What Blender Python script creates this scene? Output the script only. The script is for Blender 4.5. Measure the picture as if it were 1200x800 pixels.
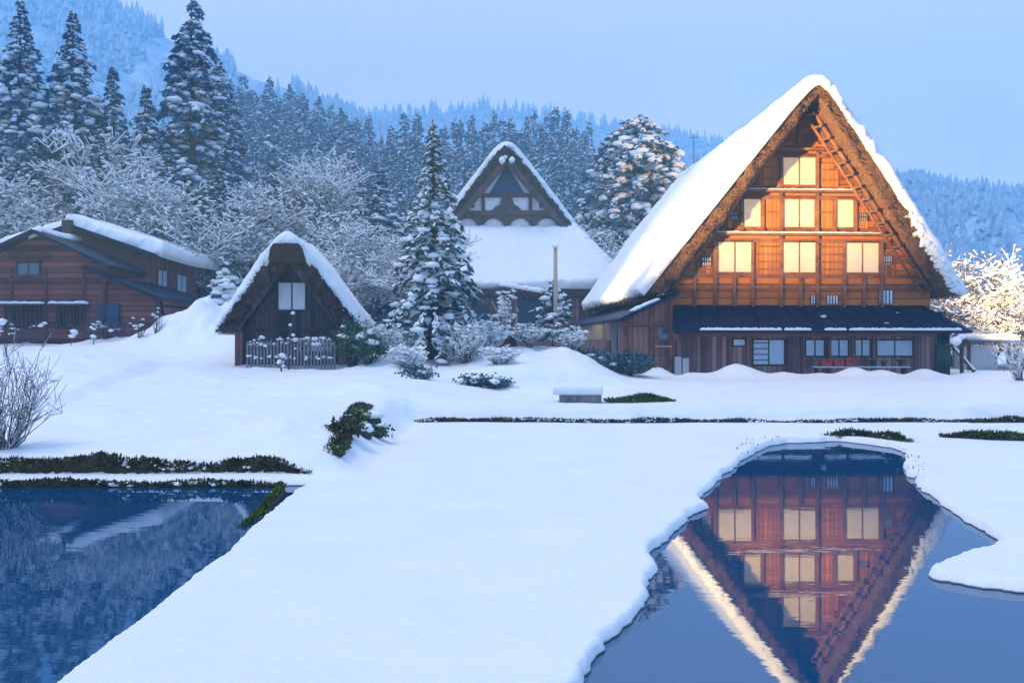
import bpy, bmesh, math, random
import numpy as np
from mathutils import Vector, Matrix
R = math.radians
random.seed(7)
rng = np.random.default_rng(11)
sc = bpy.context.scene
for o in list(bpy.data.objects):
    bpy.data.objects.remove(o)
COL = sc.collection

# ------------------------------------------------------------------ camera
FPX, CH = 1100.0, 1.87           # focal length in photo pixels (1200 wide), eye height above the pond
cam = bpy.data.objects.new('camera', bpy.data.cameras.new('camera'))
COL.objects.link(cam)
cam.location = (0, 0, CH)
cam.rotation_euler = (math.pi / 2, 0, 0)
cam.data.sensor_width = 36
cam.data.lens = 36 * FPX / 1200
cam.data.clip_start = 0.05
cam.data.clip_end = 6000
sc.camera = cam

# ------------------------------------------------------------------ world and light
SUN_EL, SUN_AZ = 64, 265          # soft last light through the overcast, from beyond the village and a little left
w = bpy.data.worlds.new('World')
sc.world = w
w.use_nodes = True
nt = w.node_tree
sky = nt.nodes.new('ShaderNodeTexSky')
sky.sky_type = 'NISHITA'
sky.sun_disc = False
sky.sun_elevation = R(SUN_EL)
sky.sun_rotation = R(SUN_AZ)
sky.ozone_density = 2.5
sky.dust_density = 1.0
mix = nt.nodes.new('ShaderNodeMixRGB')      # thick overcast in front of the clear dusk sky
mix.inputs[0].default_value = 0.90
# the overcast is deep dusk blue, paler where the last light glows beyond the village
geo = nt.nodes.new('ShaderNodeTexCoord')
dot = nt.nodes.new('ShaderNodeVectorMath')
dot.operation = 'DOT_PRODUCT'
dot.inputs[1].default_value = (0, 0.995, 0.1)
nt.links.new(geo.outputs['Generated'], dot.inputs[0])
rmp = nt.nodes.new('ShaderNodeValToRGB')
rmp.color_ramp.interpolation = 'EASE'
rmp.color_ramp.elements[0].position = 0.45
rmp.color_ramp.elements[0].color = (0.36, 0.575, 0.97, 1)
rmp.color_ramp.elements[1].position = 0.86
rmp.color_ramp.elements[1].color = (0.77, 0.68, 0.75, 1)
nt.links.new(dot.outputs['Value'], rmp.inputs[0])
gain = nt.nodes.new('ShaderNodeVectorMath')
gain.operation = 'SCALE'
gain.inputs['Scale'].default_value = 2.8
nt.links.new(rmp.outputs[0], gain.inputs[0])
nt.links.new(gain.outputs[0], mix.inputs[2])
bg = nt.nodes['Background']
bg.inputs[1].default_value = 0.10
nt.links.new(sky.outputs[0], mix.inputs[1])
nt.links.new(mix.outputs[0], bg.inputs[0])

sun = bpy.data.objects.new('dusk_sun', bpy.data.lights.new('dusk_sun', 'SUN'))
COL.objects.link(sun)
sun.data.energy = 0.50
sun.data.angle = R(18)
sun.data.color = (1.0, 0.78, 0.60)
az = R(SUN_AZ)
sdir = Vector((math.sin(az) * math.cos(R(SUN_EL)), math.cos(az) * math.cos(R(SUN_EL)), math.sin(R(SUN_EL))))
sun.rotation_euler = sdir.to_track_quat('Z', 'Y').to_euler()


def spot(name, loc, aim, watts, half, blend, color, radius=0.25):
    o = bpy.data.objects.new(name, bpy.data.lights.new(name, 'SPOT'))
    COL.objects.link(o)
    o.location = loc
    o.rotation_euler = (Vector(loc) - Vector(aim)).to_track_quat('Z', 'Y').to_euler()
    o.data.energy = watts
    o.data.spot_size = R(half * 2)
    o.data.spot_blend = blend
    o.data.color = color
    o.data.shadow_soft_size = radius
    return o


# floodlights that light up the village house in the photograph
spot('flood_facade', (-20.0, 7.5, 1.7), (10.1, 35.0, 9.5), 86000, 9.0, 0.8, (1.0, 0.60, 0.20), 0.6)
spot('flood_roof', (-6.0, 38.6, 2.2), (6.5, 40.6, 7.8), 3200, 27, 0.95, (1.0, 0.80, 0.58))
spot('flood_garden', (27.0, 31.0, 1.8), (22.5, 46.0, 6.2), 13000, 20, 0.7, (1.0, 0.58, 0.22))

sc.view_settings.view_transform = 'Standard'
sc.view_settings.look = 'None'
sc.view_settings.exposure = 2.3
sc.view_settings.gamma = 1.0
sc.cycles.max_bounces = 12
sc.cycles.diffuse_bounces = 7
sc.cycles.volume_bounces = 5
sc.cycles.use_denoising = True
sc.cycles.sample_clamp_indirect = 4


# ------------------------------------------------------------------ materials
def new_mat(name):
    m = bpy.data.materials.new(name)
    m.use_nodes = True
    n = m.node_tree.nodes
    return m, n, m.node_tree.links, n['Principled BSDF']


def mapping(n, l, scale, coord='Object'):
    tc = n.new('ShaderNodeTexCoord')
    mp = n.new('ShaderNodeMapping')
    mp.inputs['Scale'].default_value = scale
    l.new(tc.outputs[coord], mp.inputs[0])
    return mp.outputs[0]


def noise(n, l, vec, scale, detail=4, rough=0.55):
    t = n.new('ShaderNodeTexNoise')
    t.inputs['Scale'].default_value = scale
    t.inputs['Detail'].default_value = detail
    t.inputs['Roughness'].default_value = rough
    if vec is not None:
        l.new(vec, t.inputs['Vector'])
    return t.outputs['Fac']


def ramp(n, l, fac, stops):
    r = n.new('ShaderNodeValToRGB')
    e = r.color_ramp.elements
    while len(e) < len(stops):
        e.new(0.5)
    for k, (p, c) in enumerate(stops):
        e[k].position = p
        e[k].color = (*c, 1)
    l.new(fac, r.inputs[0])
    return r.outputs[0]


def bump(n, l, h, bs, strength, dist=0.02):
    b = n.new('ShaderNodeBump')
    b.inputs['Strength'].default_value = strength
    b.inputs['Distance'].default_value = dist
    l.new(h, b.inputs['Height'])
    l.new(b.outputs[0], bs.inputs['Normal'])


def math_node(n, l, op, a, b=None):
    m = n.new('ShaderNodeMath')
    m.operation = op
    for k, v in enumerate((a, b)):
        if v is None:
            continue
        if isinstance(v, (int, float)):
            m.inputs[k].default_value = v
        else:
            l.new(v, m.inputs[k])
    return m.outputs[0]


def mottled(name, c1, c2, scale=3.0, rough=0.8, bstr=0.3, bdist=0.02, stretch=(1, 1, 1), spec=0.3, detail=5):
    m, n, l, b = new_mat(name)
    v = mapping(n, l, stretch)
    f = noise(n, l, v, scale, detail)
    l.new(ramp(n, l, f, [(0.3, c1), (0.7, c2)]), b.inputs['Base Color'])
    b.inputs['Roughness'].default_value = rough
    b.inputs['Specular IOR Level'].default_value = spec
    if bstr:
        bump(n, l, f, b, bstr, bdist)
    return m


def snow_mat(name, coarse):
    m, n, l, b = new_mat(name)
    v = mapping(n, l, (1, 1, 1))
    f1 = noise(n, l, v, coarse, 8, 0.66)
    f2 = noise(n, l, v, coarse * 22, 4, 0.7)
    h = math_node(n, l, 'ADD', f1, math_node(n, l, 'MULTIPLY', f2, 0.12))
    l.new(ramp(n, l, f1, [(0.25, (0.68, 0.72, 0.76)), (0.75, (0.76, 0.79, 0.81))]), b.inputs['Base Color'])
    b.inputs['Roughness'].default_value = 0.55
    b.inputs['Specular IOR Level'].default_value = 0.35
    bump(n, l, h, b, 0.75, 0.07)
    return m


def plank_mat(name, c_dark, c_light, width, across, bstr=0.6, rough=0.8):
    """boards: 'across' is the local axis that counts boards, grain runs along the others"""
    m, n, l, b = new_mat(name)
    tc = n.new('ShaderNodeTexCoord')
    sp = n.new('ShaderNodeSeparateXYZ')
    l.new(tc.outputs['Object'], sp.inputs[0])
    a = {'X': 0, 'Y': 1, 'Z': 2}[across]
    q = math_node(n, l, 'DIVIDE', sp.outputs[a], width)
    idx = math_node(n, l, 'FLOOR', q)
    fr = math_node(n, l, 'FRACT', q)
    wn = n.new('ShaderNodeTexWhiteNoise')
    wn.noise_dimensions = '1D'
    l.new(idx, wn.inputs['W'])
    sc_ = [0.7, 0.7, 0.7]
    sc_[a] = 22.0
    g = noise(n, l, mapping(n, l, sc_), 1.6, 6, 0.65)
    blot = noise(n, l, mapping(n, l, (1, 1, 1)), 0.9, 4)
    t = math_node(n, l, 'ADD', math_node(n, l, 'MULTIPLY', wn.outputs['Value'], 0.45), math_node(n, l, 'MULTIPLY', g, 0.5))
    t = math_node(n, l, 'ADD', t, math_node(n, l, 'MULTIPLY', math_node(n, l, 'SUBTRACT', blot, 0.5), 0.5))
    col = ramp(n, l, t, [(0.15, c_dark), (0.85, c_light)])
    edge = math_node(n, l, 'LESS_THAN', math_node(n, l, 'ABSOLUTE', math_node(n, l, 'SUBTRACT', fr, 0.5)), 0.455)
    mx = n.new('ShaderNodeMixRGB')
    l.new(edge, mx.inputs[0])
    mx.inputs[1].default_value = (c_dark[0] * .3, c_dark[1] * .3, c_dark[2] * .3, 1)
    l.new(col, mx.inputs[2])
    l.new(mx.outputs[0], b.inputs['Base Color'])
    b.inputs['Roughness'].default_value = rough
    b.inputs['Specular IOR Level'].default_value = 0.25
    bump(n, l, math_node(n, l, 'ADD', edge, math_node(n, l, 'MULTIPLY', g, 0.6)), b, bstr, 0.015)
    return m


def plain(name, c, rough=0.6, metal=0.0, emit=None, es=0.0, spec=0.4):
    m, n, l, b = new_mat(name)
    v = mapping(n, l, (1, 1, 1))
    f = noise(n, l, v, 6.0, 4)
    l.new(ramp(n, l, f, [(0.3, tuple(x * .82 for x in c)), (0.7, c)]), b.inputs['Base Color'])
    b.inputs['Roughness'].default_value = rough
    b.inputs['Metallic'].default_value = metal
    b.inputs['Specular IOR Level'].default_value = spec
    if emit:
        b.inputs['Emission Color'].default_value = (*emit, 1)
        b.inputs['Emission Strength'].default_value = es
    return m


M = {}
M['snow'] = snow_mat('snow', 1.6)
M['ground'] = snow_mat('ground_snow', 0.9)
_n, _l = M['ground'].node_tree.nodes, M['ground'].node_tree.links
_b = _n['Principled BSDF']
_src = _b.inputs['Base Color'].links[0].from_socket
_g = _n.new('ShaderNodeNewGeometry')
_s = _n.new('ShaderNodeSeparateXYZ')
_l.new(_g.outputs['Position'], _s.inputs[0])
_r = _n.new('ShaderNodeMapRange')
_r.inputs['From Min'].default_value = 0.004
_r.inputs['From Max'].default_value = 0.018
_l.new(_s.outputs[2], _r.inputs[0])
_m = _n.new('ShaderNodeMixRGB')
_m.inputs[1].default_value = (0.025, 0.028, 0.032, 1)
_l.new(_r.outputs[0], _m.inputs[0])
_l.new(_src, _m.inputs[2])
_l.new(_m.outputs[0], _b.inputs['Base Color'])
M['roof_snow'] = snow_mat('roof_snow', 1.2)
M['thatch'] = mottled('thatch', (0.055, 0.030, 0.018), (0.19, 0.108, 0.055), 5.0, 0.9, 0.9, 0.06, (6, 1, 1.2), 0.1, 8)
M['thatch_dark'] = mottled('old_thatch', (0.026, 0.017, 0.016), (0.12, 0.076, 0.064), 5.0, 0.9, 0.9, 0.06, (5, 1, 1.2), 0.1, 8)
M['thatch_mid'] = mottled('brown_thatch', (0.026, 0.015, 0.012), (0.085, 0.048, 0.036), 7.0, 0.9, 0.9, 0.05, (4, 1, 1), 0.1, 8)
M['straw'] = mottled('straw_ends', (0.10, 0.06, 0.03), (0.36, 0.22, 0.11), 9.0, 0.9, 0, 0, (1, 1, 1), 0.1)
M['gable_h'] = plank_mat('gable_boards', (0.12, 0.038, 0.006), (0.54, 0.180, 0.024), 0.27, 'Z')
M['gable_v'] = plank_mat('panel_boards', (0.11, 0.036, 0.006), (0.58, 0.205, 0.028), 0.17, 'X')
M['beam'] = mottled('timber', (0.10, 0.042, 0.02), (0.24, 0.105, 0.045), 3.0, 0.75, 0.4, 0.01, (1, 1, 1), 0.25)
M['beam_dark'] = mottled('dark_timber', (0.025, 0.016, 0.014), (0.075, 0.042, 0.034), 3.0, 0.75, 0.4, 0.01)
M['beam_brown'] = mottled('brown_timber', (0.045, 0.026, 0.026), (0.135, 0.075, 0.066), 3.0, 0.8, 0.4, 0.01)
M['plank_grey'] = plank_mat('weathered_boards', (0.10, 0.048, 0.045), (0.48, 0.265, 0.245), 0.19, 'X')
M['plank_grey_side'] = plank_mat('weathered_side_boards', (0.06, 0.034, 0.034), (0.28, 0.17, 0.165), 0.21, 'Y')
M['plank_brown'] = plank_mat('porch_boards', (0.08, 0.034, 0.028), (0.32, 0.15, 0.115), 0.2, 'X')
M['plank_red'] = plank_mat('red_boards', (0.040, 0.015, 0.014), (0.32, 0.100, 0.076), 0.24, 'Z')
M['plank_red_side'] = plank_mat('red_side_boards', (0.040, 0.015, 0.014), (0.28, 0.090, 0.070), 0.3, 'Y')
M['plank_dark'] = plank_mat('black_boards', (0.022, 0.018, 0.020), (0.11, 0.078, 0.080), 0.16, 'X')
M['metal_roof'] = mottled('blue_black_roof', (0.002, 0.008, 0.026), (0.006, 0.016, 0.042), 2.0, 0.5, 0.1, 0.005, (1, 6, 6), 0.15)
M['blue_panel'] = plain('blue_panel', (0.012, 0.05, 0.12), 0.5)
M['paper'] = plain('shoji_paper', (0.46, 0.41, 0.33), 0.6, 0, (1.0, 0.58, 0.18), 0.07)
M['paper_cold'] = plain('cold_paper', (0.62, 0.66, 0.72), 0.5)
M['glass'] = plain('window_glass', (0.05, 0.09, 0.15), 0.12, 0, None, 0, 0.8)
M['glass_pale'] = plain('pale_window_glass', (0.42, 0.55, 0.68), 0.15, 0, None, 0, 0.7)
M['plaster'] = plain('white_plaster', (0.84, 0.82, 0.84), 0.85)
M['grey_box'] = plain('grey_plastic', (0.42, 0.42, 0.45), 0.5)
M['tarp'] = plain('green_tarp', (0.012, 0.075, 0.06), 0.45)
M['red'] = plain('red_plastic', (0.30, 0.02, 0.025), 0.4)
M['leaf'] = plain('green_leaf', (0.03, 0.10, 0.035), 0.6)
M['leaf_bright'] = plain('bright_leaf', (0.09, 0.19, 0.035), 0.6)
M['needle'] = mottled('cedar_needles', (0.008, 0.055, 0.115), (0.040, 0.17, 0.31), 1.2, 0.7, 0, 0)
M['needle_green'] = mottled('green_needles', (0.016, 0.065, 0.075), (0.05, 0.135, 0.145), 2.0, 0.7, 0, 0)
M['bark'] = mottled('bark', (0.045, 0.032, 0.030), (0.12, 0.085, 0.075), 6.0, 0.9, 0.6, 0.02, (1, 1, .3))
M['twig'] = mottled('twig_bark', (0.040, 0.034, 0.040), (0.12, 0.10, 0.115), 6.0, 0.9, 0, 0)
M['grass'] = mottled('bank_grass', (0.028, 0.028, 0.012), (0.10, 0.082, 0.032), 5.0, 0.9, 0, 0)
M['grass_green'] = mottled('green_grass', (0.025, 0.055, 0.010), (0.09, 0.14, 0.022), 5.0, 0.9, 0, 0)
M['soil'] = mottled('bank_soil', (0.018, 0.016, 0.012), (0.06, 0.052, 0.028), 6.0, 0.95, 0.8, 0.04)
M['stone'] = mottled('grey_stone', (0.09, 0.09, 0.095), (0.24, 0.24, 0.25), 5.0, 0.9, 0.7, 0.03)
M['rock_dark'] = mottled('wet_rock', (0.010, 0.013, 0.018), (0.045, 0.047, 0.052), 4.0, 0.6, 0.8, 0.05)
M['bamboo'] = plain('bamboo', (0.36, 0.28, 0.17), 0.6)
M['lashing'] = plain('straw_rope', (0.15, 0.085, 0.042), 0.8)
M['pole'] = plain('pale_pole', (0.45, 0.36, 0.28), 0.7)


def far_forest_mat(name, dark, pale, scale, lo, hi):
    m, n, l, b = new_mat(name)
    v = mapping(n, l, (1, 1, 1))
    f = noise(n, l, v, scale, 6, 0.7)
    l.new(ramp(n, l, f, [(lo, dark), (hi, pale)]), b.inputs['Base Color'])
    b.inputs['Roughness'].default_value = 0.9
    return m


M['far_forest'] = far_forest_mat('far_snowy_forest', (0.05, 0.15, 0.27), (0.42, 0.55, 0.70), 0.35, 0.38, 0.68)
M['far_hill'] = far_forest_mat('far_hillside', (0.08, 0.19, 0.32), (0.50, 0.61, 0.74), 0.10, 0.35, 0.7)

# water: fresnel mirror over a deep blue body
m, n, l, b = new_mat('pond_water')
b.inputs['Base Color'].default_value = (0.0, 0.055, 0.14, 1)
b.inputs['Roughness'].default_value = 1.0
b.inputs['Specular IOR Level'].default_value = 0.0
gl = n.new('ShaderNodeBsdfGlossy')
gl.inputs['Roughness'].default_value = 0.022
gl.inputs['Color'].default_value = (0.74, 0.81, 0.90, 1)
fr = n.new('ShaderNodeFresnel')
fr.inputs['IOR'].default_value = 2.35
ms = n.new('ShaderNodeMixShader')
l.new(fr.outputs[0], ms.inputs[0])
l.new(b.outputs[0], ms.inputs[1])
l.new(gl.outputs[0], ms.inputs[2])
l.new(ms.outputs[0], n['Material Output'].inputs[0])
wv = noise(n, l, mapping(n, l, (1, 2.6, 1)), 2.4, 2)
bp = n.new('ShaderNodeBump')
bp.inputs['Strength'].default_value = 0.022
bp.inputs['Distance'].default_value = 0.02
l.new(wv, bp.inputs['Height'])
for nd in (gl, fr):
    l.new(bp.outputs[0], nd.inputs['Normal'])
M['water'] = m


# ------------------------------------------------------------------ helpers
def tag(o, label=None, cat=None, group=None, kind=None):
    if label:
        o['label'] = label
    if cat:
        o['category'] = cat
    if group:
        o['group'] = group
    if kind:
        o['kind'] = kind
    return o


def empty(name, loc, rz=0.0):
    o = bpy.data.objects.new(name, None)
    COL.objects.link(o)
    o.location = loc
    o.rotation_euler = (0, 0, rz)
    o.empty_display_size = 0.3
    return o


def copy_tree(o, parent=None):
    c = o.copy()
    COL.objects.link(c)
    c.parent = parent
    for ch in list(o.children):
        copy_tree(ch, c)
    return c


def np_mesh(name, verts, tris, mats, midx=None, parent=None, smooth=False):
    verts = np.asarray(verts, dtype=np.float32).reshape(-1, 3)
    tris = np.asarray(tris, dtype=np.int32)
    k = tris.shape[1]
    me = bpy.data.meshes.new(name)
    me.vertices.add(len(verts))
    me.vertices.foreach_set('co', verts.ravel())
    me.loops.add(tris.size)
    me.loops.foreach_set('vertex_index', tris.ravel())
    me.polygons.add(len(tris))
    me.polygons.foreach_set('loop_start', np.arange(0, tris.size, k, dtype=np.int32))
    me.polygons.foreach_set('loop_total', np.full(len(tris), k, dtype=np.int32))
    if midx is not None:
        me.polygons.foreach_set('material_index', np.asarray(midx, dtype=np.int32))
    if smooth is True:
        me.polygons.foreach_set('use_smooth', np.ones(len(tris), dtype=bool))
    elif smooth is not False:
        me.polygons.foreach_set('use_smooth', np.asarray(smooth, dtype=bool))
    for mm in mats:
        me.materials.append(mm)
    me.update(calc_edges=True)
    o = bpy.data.objects.new(name, me)
    COL.objects.link(o)
    if parent is not None:
        o.parent = parent
    return o


class MB:
    """collects faces; build() links them as ONE mesh object"""
    def __init__(s):
        s.v, s.f = [], []

    def poly(s, pts, faces):
        k = len(s.v)
        s.v += [tuple(p) for p in pts]
        s.f += [tuple(i + k for i in f) for f in faces]

    def box(s, x0, x1, y0, y1, z0, z1):
        s.poly([(x0, y0, z0), (x1, y0, z0), (x1, y1, z0), (x0, y1, z0), (x0, y0, z1), (x1, y0, z1), (x1, y1, z1), (x0, y1, z1)],
               [(0, 3, 2, 1), (4, 5, 6, 7), (0, 1, 5, 4), (1, 2, 6, 5), (2, 3, 7, 6), (3, 0, 4, 7)])

    def bar(s, p, q, wd, ht=None, up=(0, 0, 1)):
        """rectangular bar from p to q; wd across, ht along up"""
        ht = ht or wd
        p, q = Vector(p), Vector(q)
        d = (q - p).normalized()
        u = Vector(up)
        side = d.cross(u)
        if side.length < 1e-4:
            side = d.cross(Vector((0, 1, 0)))
        side.normalize()
        u = side.cross(d).normalized()
        a, b = side * wd / 2, u * ht / 2
        pts = [p - a - b, p + a - b, p + a + b, p - a + b, q - a - b, q + a - b, q + a + b, q - a + b]
        s.poly(pts, [(0, 1, 2, 3), (7, 6, 5, 4), (0, 4, 5, 1), (1, 5, 6, 2), (2, 6, 7, 3), (3, 7, 4, 0)])

    def tube(s, p, q, r0, r1=None, n=8):
        r1 = r0 if r1 is None else r1
        p, q = Vector(p), Vector(q)
        d = (q - p).normalized()
        a = d.orthogonal().normalized()
        b = d.cross(a)
        pts = []
        for c, r in ((p, r0), (q, r1)):
            for i in range(n):
                t = 2 * math.pi * i / n
                pts.append(c + (a * math.cos(t) + b * math.sin(t)) * r)
        s.poly(pts, [(i, (i + 1) % n, n + (i + 1) % n, n + i) for i in range(n)] + [tuple(range(n))[::-1], tuple(range(n, 2 * n))])

    def prism(s, poly, y0, y1):
        """polygon of (x, z) extruded from y0 to y1"""
        n = len(poly)
        s.poly([(x, y0, z) for x, z in poly] + [(x, y1, z) for x, z in poly],
               [tuple(range(n)), tuple(range(n, 2 * n))[::-1]] + [(i, n + i, n + (i + 1) % n, (i + 1) % n) for i in range(n)])

    def build(s, name, mat, parent=None, z0=0.0, smooth=False, bevel=0.0):
        me = bpy.data.meshes.new(name)
        me.from_pydata([(x, y, z - z0) for x, y, z in s.v], [], s.f)
        me.materials.append(mat)
        bm = bmesh.new()
        bm.from_mesh(me)
        bmesh.ops.recalc_face_normals(bm, faces=bm.faces)
        if bevel:
            bmesh.ops.bevel(bm, geom=list(bm.edges), offset=bevel, segments=1, affect='EDGES')
        for f in bm.faces:
            f.smooth = smooth
        bm.to_mesh(me)
        bm.free()
        o = bpy.data.objects.new(name, me)
        COL.objects.link(o)
        if parent is not None:
            o.parent = parent
        return o


def vnoise(x, y, seed=0):
    """value noise on arrays"""
    x = np.asarray(x, dtype=np.float64)
    y = np.asarray(y, dtype=np.float64)
    xi, yi = np.floor(x), np.floor(y)
    fx, fy = x - xi, y - yi
    fx, fy = fx * fx * (3 - 2 * fx), fy * fy * (3 - 2 * fy)

    def h(a, b):
        t = np.sin(a * 127.1 + b * 311.7 + seed * 74.7) * 43758.5453
        return t - np.floor(t)
    return (h(xi, yi) * (1 - fx) + h(xi + 1, yi) * fx) * (1 - fy) + (h(xi, yi + 1) * (1 - fx) + h(xi + 1, yi + 1) * fx) * fy


def fbm(x, y, seed=0, oct=4):
    s, a, t = 0, 0.5, 0
    for k in range(oct):
        s = s + a * (vnoise(x * 2 ** k, y * 2 ** k, seed + k) - 0.5)
        a *= 0.5
    return s * 2


def sstep(a, b, x):
    t = np.clip((x - a) / (b - a), 0, 1)
    return t * t * (3 - 2 * t)


def at(px, py, Y):
    """world point seen at photo pixel (px, py) at depth Y"""
    return ((px - 600) * Y / FPX, Y, CH - (py - 400) * Y / FPX)


def pond_pt(px, py, z=0.06):
    Y = (CH - z) * FPX / (py - 400)
    return ((px - 600) * Y / FPX, Y)


# ------------------------------------------------------------------ ground
POND_R = [pond_pt(*p) for p in [(640, 860), (700, 775), (716, 745), (745, 722), (770, 700), (776, 668), (770, 641), (800, 612), (834, 590),
                                (829, 577), (852, 553), (872, 538), (890, 527), (905, 520), (925, 516), (985, 514), (1040, 521), (1060, 528),
                                (1056, 545), (1075, 569), (1106, 596), (1140, 612), (1166, 630), (1150, 639), (1105, 650), (1080, 660),
                                (1088, 671), (1130, 679), (1200, 687), (1300, 690), (1420, 860)]]


def poly_sd(poly, x, y):
    """signed distance, negative inside"""
    P = np.array(poly)
    d = np.full(x.shape, 1e9)
    ins = np.zeros(x.shape, dtype=bool)
    for i in range(len(P)):
        a, b_ = P[i], P[(i + 1) % len(P)]
        e = b_ - a
        t = np.clip(((x - a[0]) * e[0] + (y - a[1]) * e[1]) / (e @ e), 0, 1)
        d = np.minimum(d, np.hypot(x - a[0] - t * e[0], y - a[1] - t * e[1]))
        c = ((a[1] > y) != (b_[1] > y)) & (x < (b_[0] - a[0]) * (y - a[1]) / (b_[1] - a[1] + 1e-12) + a[0])
        ins ^= c
    return np.where(ins, -d, d)


BUMPS = [  # x, y, rx, ry, height: piles of cleared snow
    (7.9, 33.0, 0.8, 0.55, 0.42), (9.6, 33.0, 0.7, 0.5, 0.16), (12.0, 33.0, 0.6, 0.5, 0.30), (13.1, 33.1, 0.5, 0.5, 0.26), (14.6, 33.2, 0.7, 0.5, 0.30),
    (6.4, 33.0, 0.6, 0.5, 0.2), (5.25, 33.4, 0.45, 0.4, 0.40), (16.6, 33.6, 1.0, 0.8, 0.2), (10.8, 33.1, 0.5, 0.5, 0.12),
    (1.7, 31.5, 1.9, 1.8, 0.30), (0.8, 33.5, 2.0, 1.6, 0.40), (-1.6, 32.5, 1.6, 1.6, 0.30), (-4.0, 30.0, 1.0, 1.2, 0.35), (-0.2, 30.5, 0.9, 0.9, 0.25),
    (-11.8, 41.0, 3.0, 3.4, 1.75), (-10.4, 37.5, 1.6, 2.2, 0.9), (-13.6, 38.2, 1.5, 1.6, 0.75), (-17.0, 39.6, 1.6, 0.9, 0.30), (-20.5, 39.4, 1.5, 0.9, 0.18),
    (-9.0, 29.2, 1.6, 1.4, 0.12), (-4.9, 24.0, 1.5, 2.4, 0.18), (-7.6, 16.5, 2.4, 2.0, 0.16), (-3.6, 15.2, 0.7, 1.6, 0.24), (-12.6, 26.0, 3.0, 3.0, 0.35),
    (-3.4, 21.5, 0.9, 1.6, 0.16), (-9.6, 22.0, 2.0, 1.6, 0.12)]


def ground(x, y, fine=True):
    x = np.asarray(x, dtype=np.float64)
    y = np.asarray(y, dtype=np.float64)
    wob = 0.35 * fbm(x * 0.35, y * 0.35, 3)
    soft = 0.065 * fbm(x * 0.45, y * 0.45, 5, 3)
    zA = 0.09 + 0.03 * sstep(14, 19, y) + soft * 0.4
    soft = soft + 0.022 * fbm(x * 1.5, y * 1.5, 51, 4) * (1 - sstep(30, 45, y)) + 0.11 * fbm(x * .8, y * .8, 53, 4) * sstep(23, 28, y) * (1 - sstep(38, 44, y))
    soft = soft - 0.035 * sstep(.18, .5, fbm(x * 1.9, y * 1.9, 61, 4)) * (1 - sstep(24, 34, y))
    wall = 20.42 + 0.05 * fbm(x * 1.3, x * 0 + 2.0, 9)
    zR = zA + 0.375 * sstep(0.0, 0.16, y - wall) + 0.11 * sstep(20.6, 31, y) + 0.6 * soft * sstep(20.5, 22, y)
    zR = zR + 0.55 * sstep(26.0, 26.6, y + 0.6 * wob) * (1 - sstep(1.8, 4.0, x + wob))
    zR = zR + 0.10 * sstep(40, 60, y)
    zB = np.interp(y, [0, 12.05, 12.10, 12.22, 12.62, 12.68, 12.82, 16, 24, 31, 36, 41, 60, 400], [-0.5, -0.5, -0.1, 0.09, 0.10, 0.20, 0.31, 0.47, 0.76, 1.03, 1.32, 1.72, 2.4, 2.4]) + soft * sstep(12.8, 14, y)
    zB = zB + 0.16 * sstep(-0.1, 0.5, -(x + 8.7 + (y - 17.8) * 0.17 + .5 * wob)) * sstep(15, 18, y) * (1 - sstep(27, 31, y))
    zB = zB + 0.30 * sstep(20, 30, y) * sstep(-9, -16, x + 2 * wob) * (1 - sstep(36, 40, y))
    edge = -2.72 + 0.06 * fbm(y * 1.5, y * 0, 4) + 0.18 * sstep(11, 7, y)
    wB = 1 - sstep(0.0, np.where(y < 12.6, 0.14, np.where(y > 20.8, 2.5, 0.7)), x - edge)
    z = zR * (1 - wB) + zB * wB
    for bx, by, rx, ry, h in BUMPS:
        z = z + h * np.exp(-((x - bx) / rx) ** 2 - ((y - by) / ry) ** 2) * (1 + .55 * fbm(x * 1.1, y * 1.1, 31, 4))
    # little channel between the two fields
    ch = np.exp(-((x + 2.35 + 0.15 * np.sin(y * 1.3)) / 0.26) ** 2) * sstep(12.6, 13.4, y) * (1 - sstep(19.4, 20.6, y))
    z = z - 0.06 * ch
    # hillside behind the village
    z = z + np.maximum(0, y - 58) * (0.07 + 0.15 * sstep(12, -55, x)) * (1 - sstep(22, 60, x) * .6)
    # pond on the right
    near = (x > -1) & (x < 20) & (y < 21)
    if np.any(near):
        xn, yn = x[near], y[near]
        sd = poly_sd(POND_R, xn, yn) + 0.10 * fbm(xn * 2.2, yn * 2.2, 21) + 0.03 * fbm(xn * 9, yn * 9, 22)
        lip = sstep(-0.04, 0.09, sd)
        roundz = 1 - 0.25 * np.exp(-np.maximum(sd, 0) / 0.10)
        z[near] = np.where(sd < 0.09, -0.30 + (z[near] * roundz + 0.30) * lip, z[near] * roundz)
    return z


def gz(x, y):
    return float(ground(np.array([x], dtype=float), np.array([y], dtype=float))[0])


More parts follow.
